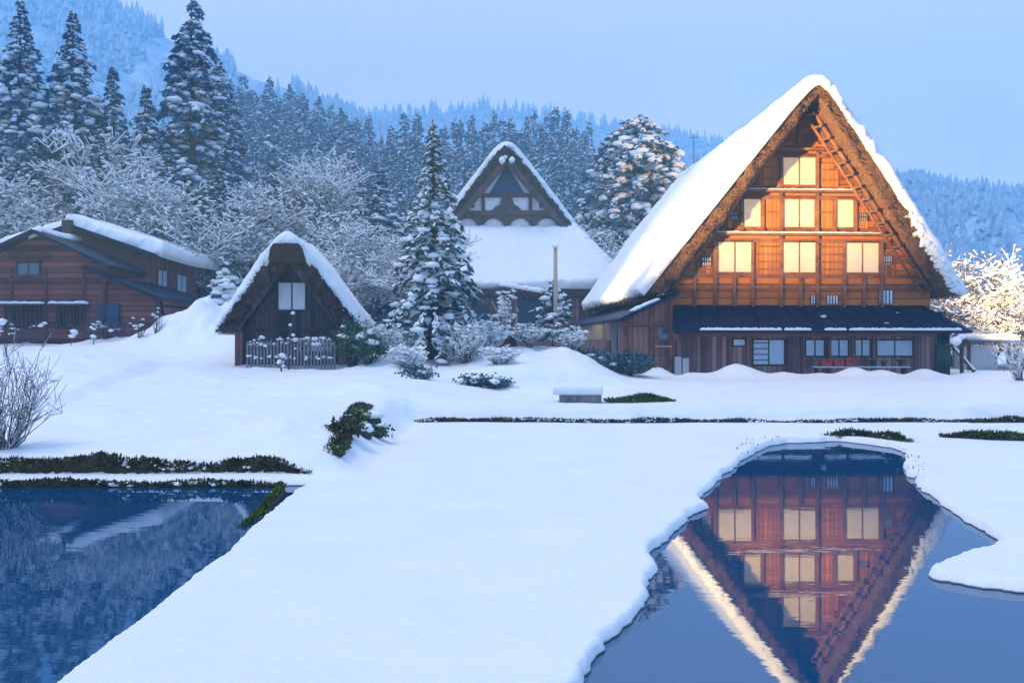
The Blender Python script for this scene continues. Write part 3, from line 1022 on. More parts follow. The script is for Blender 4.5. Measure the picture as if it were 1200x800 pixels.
class GableRoof:
    """steep thatched roof along local y; outer z = za - k*sqrt(x^2+c)"""
    def __init__(s, za, ze, hw, zin, hw_in, yf, yb, lean_f, lean_b, c=0.15, sag=0.0):
        s.za, s.ze, s.hw, s.zin, s.hwi = za, ze, hw, zin, hw_in
        s.c = c
        s.k = (za - ze) / (math.sqrt(hw * hw + c) - 0)
        s.yf, s.yb, s.lf, s.lb = yf, yb, lean_f, lean_b
        s.sag = sag

    def zo(s, x):
        ax = np.abs(x)
        t = ax / s.hw
        return s.za - s.k * np.sqrt(x * x + s.c) - s.sag * np.sin(np.pi * np.clip(t, 0, 1))

    def front(s, z):
        return s.yf - s.lf * np.clip((z - s.ze) / (s.za - s.ze), 0, 1)

    def back(s, z):
        return s.yb + s.lb * np.clip((z - s.ze) / (s.za - s.ze), 0, 1)

    def thatch(s, name, mat, parent, z0, seed=0, fringe=900, fl=0.16):
        n = 34
        xo = np.linspace(-s.hw, s.hw, 2 * n + 1)
        zo = s.zo(xo)
        xi = np.linspace(s.hwi, -s.hwi, 2 * n + 1)
        zi = s.zin - (s.zin - s.ze - 0.02) * np.abs(xi) / s.hwi
        X = np.concatenate([xo, xi])
        Z = np.concatenate([zo, zi])
        m_ = len(X)
        ny = 26
        yf, yb = s.front(Z), s.back(Z)
        t = np.linspace(0, 1, ny)
        r = np.random.default_rng(seed)
        V, jit = [], 0.035
        for j in range(ny):
            y = yf + (yb - yf) * t[j]
            V.append(np.stack([X + r.normal(0, jit, m_), y + r.normal(0, jit, m_), Z + r.normal(0, jit, m_) - z0], -1))
        V = np.concatenate(V)
        i = np.arange(m_)
        i2 = (i + 1) % m_
        F = [np.stack([j * m_ + i, (j + 1) * m_ + i, (j + 1) * m_ + i2, j * m_ + i2], 1) for j in range(ny - 1)]
        # end faces: strips joining outer line to inner line, subdivided across so the cut looks rough
        N = 2 * n + 1
        cap = []
        for end, j in ((0, 0), (1, ny - 1)):
            prev = j * m_ + np.arange(N)
            for q in range(1, 5):
                if q < 4:
                    w_ = q / 4
                    a = V[j * m_ + np.arange(N)]
                    b_ = V[j * m_ + N + np.arange(N)[::-1]]
                    p = a * (1 - w_) + b_ * w_ + r.normal(0, .035, (N, 3)) * [1, 1.5, 1]
                    idx = len(V) + np.arange(N)
                    V = np.concatenate([V, p])
                else:
                    idx = j * m_ + N + np.arange(N)[::-1]
                f = np.stack([prev[:-1], prev[1:], idx[1:], idx[:-1]], 1)
                cap.append(f if end == 0 else f[:, ::-1])
                prev = idx
        F = np.concatenate(F + cap)
        tris = np.concatenate([F[:, [0, 1, 2]], F[:, [0, 2, 3]]])
        parts = [(V, tris)]
        # loose straw along the front cut and the eaves
        x = r.uniform(-1, 1, fringe) * s.hw
        w_ = r.beta(.6, .9, fringe)
        xin = x * s.hwi / s.hw
        zz = s.zo(x) * (1 - w_) + (s.zin - (s.zin - s.ze) * np.abs(xin) / s.hwi) * w_
        xx = x * (1 - w_) + xin * w_
        C = np.stack([xx, s.front(zz) + 0.03, zz - z0], -1)
        D = np.stack([np.sign(x) * r.uniform(.1, .9, fringe), -r.uniform(.4, 1.2, fringe), -r.uniform(.2, 1.0, fringe) + (w_ < .3) * r.uniform(0, .9, fringe)], -1)
        parts.append(kites(C, D, fl * r.uniform(.5, 1.4, fringe), fl * .10 * np.ones(fringe), r))
        nfe = fringe // 2
        sgn = r.choice([-1, 1], nfe)
        yy = r.uniform(s.yf, s.yb, nfe)
        C = np.stack([sgn * s.hw * r.uniform(.86, 1.0, nfe), yy, np.full(nfe, s.ze + .04 - z0)], -1)
        D = np.stack([sgn * r.uniform(.2, .8, nfe), r.normal(0, .3, nfe), -np.ones(nfe)], -1)
        parts.append(kites(C, D, fl * r.uniform(.5, 1.2, nfe), fl * .12 * np.ones(nfe), r))
        v, f = merge(parts)
        return np_mesh(name, v, f, [mat], parent=parent)

    def surf(s, inset_f, inset_b, reach=1.0):
        def P(u, v):
            x = (u * 2 - 1) * s.hw * reach
            z = s.zo(x)
            yf, yb = s.front(z) + inset_f, s.back(z) - inset_b
            y = yf + (yb - yf) * v
            e = 0.01
            dz = (s.zo(x + e) - s.zo(x - e)) / (2 * e)
            nl = np.sqrt(1 + dz * dz)
            return np.stack([x, y, z], -1), np.stack([-dz / nl, np.zeros_like(x), 1 / nl], -1)
        return P


def window(parent, x0, x1, z0_, z1, y, panes, frame_m, pane_m, z0, t=0.07, rail=0, name='window'):
    """framed window in a wall that faces -y; y is the wall face"""
    f = MB()
    f.box(x0 - t, x1 + t, y - .07, y + .02, z0_ - t, z0_)
    f.box(x0 - t, x1 + t, y - .07, y + .02, z1, z1 + t)
    f.box(x0 - t, x0, y - .066, y + .02, z0_, z1)
    f.box(x1, x1 + t, y - .066, y + .02, z0_, z1)
    for k in range(1, panes):
        xm = x0 + (x1 - x0) * k / panes
        f.box(xm - .022, xm + .022, y - .05, y + .02, z0_, z1)
    for k in range(rail):
        zm = z0_ + (z1 - z0_) * (k + 1) / (rail + 1)
        f.box(x0, x1, y - .045, y + .01, zm - .015, zm + .015)
    fo = f.build(name, frame_m, parent, z0)
    for k in range(panes):
        a = x0 + (x1 - x0) * k / panes + (.022 if k else 0)
        b_ = x0 + (x1 - x0) * (k + 1) / panes - (.022 if k < panes - 1 else 0)
        p = MB()
        p.box(a, b_, y - .03, y - .012, z0_, z1)
        p.build('pane', pane_m, fo, 0).location.z = -z0
    return fo


def strip_snow(parent, p, q, wd, ht, z0, seed=0, name='ledge_snow'):
    """lumpy line of snow from p to q"""
    r = np.random.default_rng(seed)
    p, q = np.array(p, float), np.array(q, float)
    L = np.linalg.norm(q - p)
    n = max(4, int(L / (wd * .45)))
    t = (np.arange(n) + .5) / n
    C = p + (q - p) * t[:, None]
    d = (q - p) / L
    bv, bf = ICO_FINE
    V, F = [], []
    for k in range(n):
        s = r.uniform(.75, 1.2)
        v = bv * (1 + r.normal(0, .06, (len(bv), 1)))
        al = v @ d
        perp = v - al[:, None] * d
        v = perp * [wd * .5, wd * .5, ht * s] + al[:, None] * d * wd * .62 + C[k]
        v[:, 2] = np.maximum(v[:, 2], C[k, 2] - ht * 0.3) - z0
        V.append(v)
        F.append(bf + k * len(bv))
    return np_mesh(name, np.concatenate(V), np.concatenate(F), [M['snow']], parent=parent, smooth=True)


# ------------------------------------------------------------------ the big lit thatched farmhouse
HZ = 0.52
house = empty('thatched_farmhouse', (10.84, 35.5, HZ), R(3.2))
tag(house, 'large steep thatched wooden farmhouse lit warm by floodlight, snow on its left roof slope', 'house')
rf = GableRoof(11.55, 3.62, 6.1, 10.72, 5.22, -0.55, 16.2, 1.55, 0.9, c=0.12)
rf.thatch('thatch', M['thatch'], house, HZ, 1, 2600, 0.20)
L_sl = 2 * 9.9


def streak_hole(U, V_):
    a = np.exp(-((U - 0.462 + 0.10 * (V_ - .80)) / 0.012) ** 2 - ((V_ - .82) / .13) ** 2) * (0.75 + .8 * fbm(U * 90, V_ * 60, 8))
    return np.clip(a, 0, 1)


slab('roof_snow', rf.surf(-0.10, 0.1, 1.0), 200, 130, 0.34, M['roof_snow'], house, HZ, 0.26, 0.20, 4, hole=streak_hole, sizes=(L_sl, 17.5), wave=0.08)

# gable wall
g = MB()
g.prism([(-5.1, 3.0), (5.1, 3.0), (5.1, 3.7), (0.2, 10.5), (-0.2, 10.5), (-5.1, 3.7)], 0.0, 0.18)
g.build('gable_wall', M['gable_h'], house, HZ)


def hwz(z):
    return (10.72 - z) / (10.72 - 3.64) * 5.22 - .03


def panel(x0, x1, za, zb, nbat, mat='gable_v'):
    """boarded panel with horizontal battens"""
    p = MB()
    p.box(x0, x1, -.03, 0.02, za, zb)
    o = p.build('wall_panel', M[mat], house, HZ)
    bt = MB()
    for k in range(nbat):
        zz = za + (zb - za) * (k + .6) / (nbat + .2)
        bt.box(x0 + .01, x1 - .01, -.065, -.032, zz - .03, zz + .03)
    bt.build('batten', M['beam'], o, 0).location.z = -HZ
    return o


# storeys: (z bottom, z top, windows)
for (xa, xb, za, zb, pn) in ((-0.62, 0.62, 7.78, 8.86, 2), (-0.58, 0.58, 6.19, 7.28, 2), (-2.12, -1.49, 6.19, 7.28, 1), (1.45, 2.08, 6.19, 7.28, 1),
                             (-0.62, 0.62, 4.48, 5.60, 2), (-3.10, -1.84, 4.48, 5.60, 2), (1.81, 3.06, 4.48, 5.60, 2)):
    window(house, xa, xb, za, zb, -0.03, pn, M['beam'], M['paper'], HZ, 0.075)
for (xa, xb, za, zb, nb_) in ((-1.76, -0.74, 4.42, 5.62, 4), (0.72, 1.70, 4.42, 5.62, 4), (-4.0, -3.3, 4.42, 5.3, 3), (3.28, 3.75, 4.42, 5.3, 3),
                              (-1.32, -0.72, 6.16, 7.34, 1), (0.72, 1.30, 6.16, 7.34, 1), (-2.75, -2.28, 6.16, 7.05, 1), (2.25, 2.66, 6.16, 7.0, 1),
                              (-1.62, -0.76, 7.74, 8.7, 2), (0.76, 1.55, 7.74, 8.6, 2), (-0.95, 0.95, 9.02, 9.25, 0)):
    panel(xa, xb, za, zb, nb_)
# ledges under each row of windows, with a line of snow
for zz, ov in ((5.90, .10), (7.52, .08), (9.10, .05)):
    hx = hwz(zz) - 0.05
    b_ = MB()
    b_.box(-hx, hx, -0.34, 0.0, zz - .05, zz + .03)
    b_.build('ledge', M['beam'], house, HZ)
    if zz < 9:
        strip_snow(house, (-hx + .3, -0.22, zz + .05), (hx - .3, -0.22, zz + .05), 0.18, 0.05, HZ, int(zz * 10))
    u = MB()
    u.box(-hx - .05, hx + .05, -0.10, 0.0, zz - .30, zz - .16)
    u.build('beam', M['beam'], house, HZ)
for zz in (4.32, 3.92):
    hx = hwz(zz) - .02
    b_ = MB()
    b_.box(-hx, hx, -0.08, 0.0, zz - .06, zz + .06)
    b_.build('beam', M['beam'], house, HZ)
# posts
for xx, za, zb in ((-3.22, 3.15, 5.60), (-1.79, 3.15, 5.6), (-0.70, 3.15, 9.0), (0.70, 3.15, 9.0), (1.74, 3.15, 5.6), (3.19, 3.15, 5.6), (-2.2, 6.0, 7.2), (-1.4, 6.0, 7.2), (1.38, 6.0, 7.2), (2.17, 6.0, 7.2), (0, 9.15, 10.1), (2.5, 3.15, 4.25), (-2.5, 3.15, 4.25), (-4.0, 3.15, 4.25), (0.05, 3.15, 4.25)):
    b_ = MB()
    b_.box(xx - .055, xx + .055, -0.11, -.0, za, zb)
    b_.build('post', M['beam'], house, HZ)
# small lattice openings
for xx, zz, wd, ht in ((-3.55, 4.72, .34, .3), (3.42, 4.78, .34, .32), (2.48, 6.45, .3, .26), (-2.50, 6.45, .26, .26), (0.62, 3.30, .36, .30), (1.28, 3.30, .44, .30), (3.35, 3.30, .54, .5)):
    f = MB()
    f.box(xx - wd / 2, xx + wd / 2, -.06, -.036, zz, zz + ht)
    fo = f.build('vent_window', M['paper_cold'], house, HZ)
    f = MB()
    for k in range(5):
        xk = xx - wd / 2 + wd * k / 4
        f.box(xk - .016, xk + .016, -.085, -.062, zz - .02, zz + ht + .02)
    f.build('lattice', M['beam_dark'], fo, 0).location.z = -HZ
# gable rafters with lashed purlin ends
for sgn in (-1, 1):
    def rp(t, off, dy):
        zz = 3.75 + (10.5 - 3.75) * t
        xx = (10.66 - zz) / (10.66 - 3.64) * 5.12 - off
        return (sgn * xx, float(rf.front(zz)) * .55 + dy - .1, zz)
    for off, dy, wd in (((0.08, 0.10, .15), (0.50, 0.04, .11)) if sgn > 0 else ((0.08, 0.25, .15),)):
        b_ = MB()
        b_.tube(rp(0.0, off, dy), rp(0.985 - off * .1, off, dy), wd * .55, wd * .5, 8)
        b_.build('rafter', M['beam'], house, HZ, True)
    for k in range(15 if sgn > 0 else 0):
        t = 0.05 + 0.9 * k / 14
        p = rp(t, 0.52, -.06)
        q = rp(t, 0.02, .0)
        b_ = MB()
        b_.tube((p[0], p[1] - .02, p[2] - .03), (q[0], q[1], q[2] + .10), 0.040, 0.040, 7)
        b_.tube((p[0] * .5 + q[0] * .5, p[1] - .10, p[2] * .5 + q[2] * .5 + .03), (p[0] * .5 + q[0] * .5, p[1] + .9, p[2] * .5 + q[2] * .5 + .03), 0.05, 0.05, 7)
        b_.build('purlin_end', M['lashing'], house, HZ, True)

# right verge: patches of snow clinging to the cut thatch
r_ = np.random.default_rng(3)
n_ = 150
zz = 3.7 + 3.2 * r_.beta(.9, 1.5, n_)
xo = np.sqrt(np.maximum(((rf.za - zz) / rf.k) ** 2 - rf.c, 0))
w_ = r_.beta(1, 2.6, n_) * .50
C = np.stack([xo - w_ * 1.1, rf.front(zz) - .02, zz - HZ], -1)
v, f = lumps(C, r_.uniform(.04, .13, n_) * (1.2 - w_), r_, ICO_FINE, 1.1, .18)
np_mesh('clinging_snow', v, f, [M['snow']], parent=house, smooth=True)

# lower pent roof
g = MB()
za, zb = 3.24, 2.26
g.poly([(-4.75, 0.0, za), (4.85, 0.0, za), (5.95, -1.45, zb), (-5.12, -1.45, zb), (-4.75, 0.0, za - .09), (4.85, 0.0, za - .09), (5.95, -1.45, zb - .09), (-5.12, -1.45, zb - .09),
        (5.95, 1.4, zb + .02), (4.85, 1.4, za), (5.95, 1.4, zb - .07), (4.85, 1.4, za - .09)],
       [(0, 1, 2, 3), (7, 6, 5, 4), (3, 2, 6, 7), (0, 3, 7, 4), (1, 9, 8, 2), (2, 8, 10, 6), (9, 11, 10, 8)])
pent = g.build('pent_roof', M['metal_roof'], house, HZ)
for k in range(15):
    t = (k + .5) / 15
    s_ = MB()
    xa, xb = -4.75 + 9.6 * t, -5.12 + 11.07 * t
    s_.bar((xa, -.02, za + .012), (xb, -1.44, zb + .012), .035, .03)
    if k == 0:
        seam = s_
    else:
        seam.v, seam.f = seam.v + s_.v, seam.f + [tuple(i + len(seam.v) for i in ff) for ff in s_.f]
seam.build('seams', M['metal_roof'], pent, 0).location.z = -HZ
for xa, xb, sd in ((-4.1, -1.2, 1), (-1.0, -0.1, 2), (0.5, 1.2, 3), (1.4, 2.1, 5), (2.2, 5.5, 4)):
    strip_snow(house, (xa, -1.42, zb + .035), (xb, -1.42, zb + .035), .16, .075, HZ, 60 + sd, 'eave_snow')
v, f = lumps(np.array([[0.66, -.75, 2.8 - HZ], [2.9, -1.1, 2.55 - HZ], [3.6, -.5, 2.95 - HZ]]), np.array([.11, .07, .05]), r_, ICO_FINE, .4)
np_mesh('snow_clod', v, f, [M['snow']], parent=house, smooth=True)

# ground floor front
yw = -0.35
g = MB()
g.box(-4.92, 5.62, yw, yw + .15, 0.25, 2.42)
g.build('front_wall', M['plank_grey'], house, HZ)
g = MB()
g.box(-4.95, 5.65, yw - .07, yw, 2.05, 2.22)
g.build('beam', M['plank_red'], house, HZ)
g = MB()
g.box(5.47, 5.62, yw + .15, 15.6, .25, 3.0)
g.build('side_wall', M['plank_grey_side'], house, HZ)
g = MB()
g.box(-4.92, 4.9, 15.4, 15.55, .25, 3.7)
g.build('back_wall', M['plank_grey'], house, HZ)
for xx in (-4.85, -3.75, -2.78, -2.05, -0.55, 0.0, 1.02, 1.95, 2.75, 4.35, 5.55):
    b_ = MB()
    b_.box(xx - .07, xx + .07, yw - .09, yw, .25, 2.05)
    b_.build('post', M['plank_brown'], house, HZ)
window(house, -2.62, -2.18, 1.72, 1.94, yw, 1, M['beam_dark'], M['paper_cold'], HZ, .05)
o = window(house, -1.86, -0.70, 1.02, 1.92, yw, 2, M['beam_dark'], M['glass_pale'], HZ, .05)
b_ = MB()
for k in range(4):
    b_.box(-1.86, -1.31, yw - .075, yw - .045, 1.16 + .21 * k, 1.20 + .21 * k)
b_.build('louvre', M['glass'], o, 0).location.z = -HZ
for xa, xb in ((1.06, 1.74), (1.98, 2.58)):
    window(house, xa, xb, 1.34, 1.92, yw, 2, M['beam_dark'], M['glass_pale'], HZ, .05)
window(house, 0.14, 0.82, 1.34, 1.92, yw, 2, M['beam_dark'], M['glass_pale'], HZ, .05)
window(house, 2.86, 4.22, 1.34, 1.90, yw, 2, M['beam_dark'], M['glass_pale'], HZ, .05)
for xa, xb in ((.14, .82), (1.06, 1.74), (1.98, 2.58)):
    b_ = MB()
    b_.box(xa, xb, yw - .05, yw - .002, .92, 1.24)
    b_.build('lower_panel', M['plank_brown'], house, HZ)
# green tarp hanging at the right corner
g = MB()
pts, fc = [], []
for k in range(12):
    t = k / 11
    yo = -.16 + .05 * math.sin(k * 2.1)
    pts += [(4.98 + .62 * t, yw + yo, 0.45), (5.18 + .42 * t, yw + yo * .6 - .05, 2.2)]
for k in range(11):
    fc.append((2 * k, 2 * k + 2, 2 * k + 3, 2 * k + 1))
g.poly(pts, fc)
o = g.build('green_tarp', M['tarp'], house, HZ, True)
so = o.modifiers.new('thick', 'SOLIDIFY')
so.thickness = .02

# left lean-to: porch wall, angled roof and long side wall
g = MB()
g.poly([(-6.95, -.9, 2.72), (-4.75, -.9, 3.72), (-4.75, 15, 3.72), (-6.95, 15, 2.72), (-6.95, -.9, 2.60), (-4.75, -.9, 3.60), (-4.75, 15, 3.60), (-6.95, 15, 2.60)],
       [(0, 1, 2, 3), (7, 6, 5, 4), (0, 4, 5, 1), (0, 3, 7, 4), (3, 2, 6, 7), (1, 5, 6, 2)])
lean = g.build('lean_to_roof', M['metal_roof'], house, HZ)
strip_snow(house, (-6.5, -.7, 2.97), (-5.55, -.7, 3.40), .34, .09, HZ, 71, 'eave_snow')
g = MB()
g.prism([(-6.75, .25), (-4.93, .25), (-4.93, 3.48), (-5.6, 3.18), (-6.75, 2.66)], -.42, -.28)
g.build('porch_wall', M['plank_brown'], house, HZ)
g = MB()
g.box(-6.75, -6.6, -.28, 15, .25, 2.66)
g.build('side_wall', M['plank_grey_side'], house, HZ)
for k, xx in enumerate((-6.72, -5.72, -5.0)):
    b_ = MB()
    b_.box(xx - .07, xx + .07, -.51, -.42, .25, 2.62 + .3 * k)
    b_.build('post', M['beam'], house, HZ)
b_ = MB()
b_.box(-6.75, -4.93, -.50, -.42, 2.42, 2.54)
b_.build('beam', M['plank_red'], house, HZ)
window(house, -5.42, -5.08, 1.95, 2.35, -.42, 1, M['plank_brown'], M['glass'], HZ, .06)
b_ = MB()
b_.box(-5.62, -4.98, -.62, -.42, 1.66, 1.72)
b_.build('shelf', M['bamboo'], house, HZ)
b_ = MB()
b_.box(-4.98, -4.55, -1.0, -.42, 1.9, 2.3)
b_.build('awning_box', M['plank_brown'], house, HZ)
# side wall openings and slats seen in perspective
for k in range(26):
    yy = 4.2 + .30 * k
    b_ = MB()
    b_.box(-6.83, -6.755, yy, yy + .13, 1.95, 2.6)
    if k == 0:
        sl = b_
    else:
        k0 = len(sl.v)
        sl.v += b_.v
        sl.f += [tuple(i + k0 for i in ff) for ff in b_.f]
sl.build('slats', M['bamboo'], house, HZ)
b_ = MB()
b_.box(-6.80, -6.752, .8, 1.7, .5, 2.3)
b_.build('door', M['tarp'], house, HZ)
b_ = MB()
b_.box(-6.80, -6.752, 2.4, 3.5, .4, 1.9)
b_.build('opening', M['beam_dark'], house, HZ)
# utility boxes by the porch
for xx, hh in ((-4.78, .62), (-4.50, .52)):
    b_ = MB()
    b_.box(xx - .12, xx + .12, -.78, -.55, .45, 1.0 + hh * .5)
    b_.build('utility_box', M['grey_box'], house, HZ, bevel=.02)

# ------------------------------------------------------------------ middle house with hip-and-gable roof
BZ = 1.55
hb_ = empty('hip_gable_farmhouse', (-0.32, 58.4, CH + (BZ - CH) * 1.27), R(-1.0))
hb_.scale = (1.27, 1.27, 1.27)
tag(hb_, 'middle thatched farmhouse with snowy skirt roof and dark decorated gable, behind the lone fir', 'house')
up = GableRoof(11.75, 4.25, 5.9, 10.5, 4.9, -0.35, 12.5, 0.85, 0.0, c=0.30)
# cut: the gable part starts above the skirt
class UpperRoof(GableRoof):
    pass


ur = GableRoof(11.75, 7.15, 3.45, 10.75, 2.80, -0.15, 12.3, 0.40, 0.0, c=0.10)
ur.thatch('thatch', M['thatch_dark'], hb_, BZ, 5, 900, 0.16)
slab('roof_snow', ur.surf(0.10, .1, 1.0), 90, 60, 0.34, M['roof_snow'], hb_, BZ, 0.3, 0.14, 14, sizes=(11.4, 13.0), wave=.03)
# skirt roof all round (thatch solid + snow)
g = MB()
T_, E_ = 7.35, 4.25
top = [(-3.2, 0.1), (3.2, 0.1), (3.2, 12.0), (-3.2, 12.0)]
eav = [(-5.9, -3.4), (5.9, -3.4), (5.9, 14.8), (-5.9, 14.8)]
g.poly([(x, y, T_) for x, y in top] + [(x, y, E_) for x, y in eav] + [(x * .96, y, E_ - .35) for x, y in eav],
       [(0, 1, 2, 3)] + [(i, 4 + i, 4 + (i + 1) % 4, (i + 1) % 4) for i in range(4)] + [(4 + i, 8 + i, 8 + (i + 1) % 4, 4 + (i + 1) % 4) for i in range(4)] + [(11, 10, 9, 8)])
g.build('skirt_thatch', M['thatch_dark'], hb_, BZ)


def skirt(a, b_, c, d):
    a, b_, c, d = [np.array(p, float) for p in (a, b_, c, d)]
    nn = np.cross(b_ - a, d - a)
    nn /= np.linalg.norm(nn)
    if nn[2] < 0:
        nn = -nn

    def P(u, v):
        u, v = u[:, None], v[:, None]
        p = (a * (1 - u) + b_ * u) * (1 - v) + (d * (1 - u) + c * u) * v
        sagv = np.sin(np.pi * v) * -0.08
        return p + nn * sagv, np.tile(nn, (len(u), 1))
    return P


def C3(p, z):
    return (p[0], p[1], z)


slab('skirt_snow', skirt(C3(eav[0], E_), C3(eav[1], E_), C3(top[1], T_), C3(top[0], T_)), 110, 50, .42, M['roof_snow'], hb_, BZ, .32, .22, 15, sizes=(11.8, 4.7), wave=.05)
slab('skirt_snow', skirt(C3(eav[1], E_), C3(eav[2], E_), C3(top[2], T_), C3(top[1], T_)), 90, 40, .40, M['roof_snow'], hb_, BZ, .32, .2, 16, sizes=(18, 4.2), wave=.04)
slab('skirt_snow', skirt(C3(eav[3], E_), C3(eav[0], E_), C3(top[0], T_), C3(top[3], T_)), 90, 40, .40, M['roof_snow'], hb_, BZ, .32, .2, 17, sizes=(18, 4.2), wave=.04)
for sgn in (1, -1):
    strip_snow(hb_, (sgn * 5.75, -3.25, E_ + .1), (sgn * 3.25, 0.0, T_ + .1), .55, .24, BZ, 80, 'hip_snow')
# gable face
g = MB()
g.prism([(-2.75, 7.3), (2.75, 7.3), (0.05, 10.5), (-0.05, 10.5)], .05, .2)
g.build('gable_wall', M['plaster'], hb_, BZ)
g = MB()
g.prism([(-0.85, 9.12), (0.85, 9.12), (0, 10.5)], -.02, .045)
g.build('upper_panel', M['blue_panel'], hb_, BZ)
for za, zb, hx in ((8.92, 9.10, 1.3), (8.02, 8.26, 2.2), (7.30, 7.42, 2.75)):
    b_ = MB()
    b_.box(-hx, hx, -.14, .04, za, zb)
    b_.build('beam', M['beam_brown'], hb_, BZ)
for xx in (-1.15, 1.15):
    b_ = MB()
    b_.box(xx - .08, xx + .08, -.12, .04, 8.26, 8.92)
    b_.build('post', M['beam_brown'], hb_, BZ)
b_ = MB()   # carved strut in the middle
b_.prism([(-.75, 8.26), (.75, 8.26), (.52, 8.48), (.34, 8.56), (.30, 8.80), (.16, 8.92), (-.16, 8.92), (-.30, 8.80), (-.34, 8.56), (-.52, 8.48)], -.10, .04)
b_.build('carved_strut', M['beam_brown'], hb_, BZ)
b_ = MB()   # scalloped board: dark with four white lunettes left open
pts = [(-2.7, 7.42), (-2.62, 8.02), (2.62, 8.02), (2.7, 7.42)]
for k in (3, 2, 1, 0):
    xc = -1.95 + 1.30 * k
    for q in range(9):
        a = math.pi * q / 8
        pts.append((xc + .50 * math.cos(a), 7.44 + .46 * math.sin(a)))
b_.prism(pts, -.08, .04)
b_.build('scalloped_board', M['beam_brown'], hb_, BZ)
for sgn in (-1, 1):
    b_ = MB()
    b_.bar((sgn * 2.86, -.24, 7.35), (sgn * .06, -.52, 10.55), .20, .30, (0, 0, 1))
    b_.build('bargeboard', M['beam_brown'], hb_, BZ)
    b_ = MB()
    b_.box(sgn * 1.75 - .16, sgn * 1.75 + .16, -.05, .045, 8.42, 8.56)
    b_.build('vent', M['beam_brown'], hb_, BZ)
v, f = lumps(np.array([[-.22, -.62, 10.62 - BZ], [.26, -.62, 10.62 - BZ], [-.05, -.60, 10.78 - BZ]]), np.array([.16, .15, .10]), r_, ICO_FINE, 1.1)
np_mesh('snow_clod', v, f, [M['snow']], parent=hb_, smooth=True)
# ground floor
g = MB()
g.box(-5.0, 5.0, -2.4, 13.6, .9, E_ - .3)
g.build('wall', M['plank_grey'], hb_, BZ)
for xx in np.arange(-4.9, 5.0, 1.22):
    b_ = MB()
    b_.box(xx - .08, xx + .08, -2.5, -2.4, .9, 3.85)
    b_.build('post', M['plank_brown'], hb_, BZ)
for xa, xb, za, zb, mm in ((-1.72, -.72, 2.65, 3.5, 'blue_panel'), (.55, 2.5, 2.62, 3.8, 'blue_panel')):
    b_ = MB()
    b_.box(xa, xb, -2.56, -2.42, za, zb)
    b_.build('storm_shutter', M[mm], hb_, BZ)
b_ = MB()
b_.box(-4.9, 4.9, -2.62, -2.42, 2.45, 2.6)
b_.build('beam', M['plank_brown'], hb_, BZ)
strip_snow(hb_, (.5, -2.56, 2.63), (2.6, -2.56, 2.63), .14, .05, BZ, 91)
# little raised porch gable in the skirt
g = MB()
g.prism([(-1.9, 3.95), (0.0, 4.35), (2.6, 3.85), (2.6, 3.75), (0, 4.22), (-1.9, 3.85)], -3.7, -2.9)
g.build('porch_eave', M['beam_dark'], hb_, BZ)
strip_snow(hb_, (-.1, -3.55, 4.4), (2.6, -3.55, 3.95), .5, .16, BZ, 92, 'eave_snow')

# ------------------------------------------------------------------ small thatched hut
HCZ = 0.95
hut = empty('thatched_hut', (-7.26, 31.0, HCZ), R(4))
hut.scale = (0.93, 0.95, 1.0)
tag(hut, 'small dark thatched hut with thick snow cap and one pale window, behind a picket fence', 'hut')
hr = GableRoof(5.44, 2.22, 2.5, 4.5, 1.80, -0.55, 4.6, 0.45, .2, c=0.07)
hr.thatch('thatch', M['thatch_dark'], hut, HCZ, 9, 1500, 0.15)
g = MB()
ridge_pts = [(-.60, 4.44), (-.54, 4.84), (-.42, 4.98), (.42, 4.98), (.54, 4.84), (.64, 4.44), (.4, 4.38), (-.4, 4.38)]
g.prism(ridge_pts, -1.27, 4.5)
g.build('ridge_cap', M['thatch_mid'], hut, HCZ)
v, f = kites(np.stack([r_.uniform(-.7, .7, 160), np.full(160, -1.25), r_.uniform(4.45, 5.1, 160) - HCZ], -1), np.stack([r_.normal(0, .3, 160), -np.ones(160), -r_.uniform(.1, .9, 160)], -1), r_.uniform(.06, .16, 160), np.full(160, .012), r_)
np_mesh('straw_ends', v, f, [M['thatch_mid']], parent=hut)


class HutSnow:
    pass


def hut_surf(u, v):
    x = (u * 2 - 1) * 2.55
    base = hr.zo(x)
    z = base * 1.0
    yf = hr.front(base) + .12 - .42 * np.exp(-(x / .8) ** 4)
    yb = hr.back(base) - .1
    y = yf + (yb - yf) * v
    nz = np.where(np.abs(x) < .7, 1.0, .66)
    nx_ = np.where(np.abs(x) < .7, x * .5, np.sign(x) * .75)
    nn = np.stack([nx_, np.zeros_like(x), nz], -1)
    nn /= np.linalg.norm(nn, axis=1, keepdims=True)
    return np.stack([x, y, z], -1), nn


slab('roof_snow', hut_surf, 110, 60, .33, M['roof_snow'], hut, HCZ, .36, .16, 24, sizes=(8.2, 5.4), wave=.07)
g = MB()
g.prism([(-1.75, .6), (1.75, .6), (1.75, 2.22), (.05, 4.35), (-.05, 4.35), (-1.75, 2.22)], 0, 3.9)
g.build('wall', M['plank_dark'], hut, HCZ)
window(hut, -.47, .46, 2.92, 3.80, 0, 2, M['beam_dark'], M['paper_cold'], HCZ, .06)
for sgn in (-1, 1):
    b_ = MB()
    b_.bar((sgn * 1.78, -.50, 2.25), (sgn * .05, -.85, 4.48), .10, .16)
    b_.build('bargeboard', M['plank_dark'], hut, HCZ)
b_ = MB()
b_.box(-1.75, 1.75, -.06, 0, 2.2, 2.3)
b_.build('beam', M['beam_dark'], hut, HCZ)
for xx in (-1.82, 1.78):
    b_ = MB()
    b_.box(xx - .13, xx + .13, -.22, .05, .6, 2.25)
    b_.build('corner_post', M['plank_brown'], hut, HCZ)
b_ = MB()
b_.box(.2, 1.45, -.05, -.005, 1.55, 1.95)
b_.build('louvre_panel', M['paper_cold'], hut, HCZ)
b_ = MB()
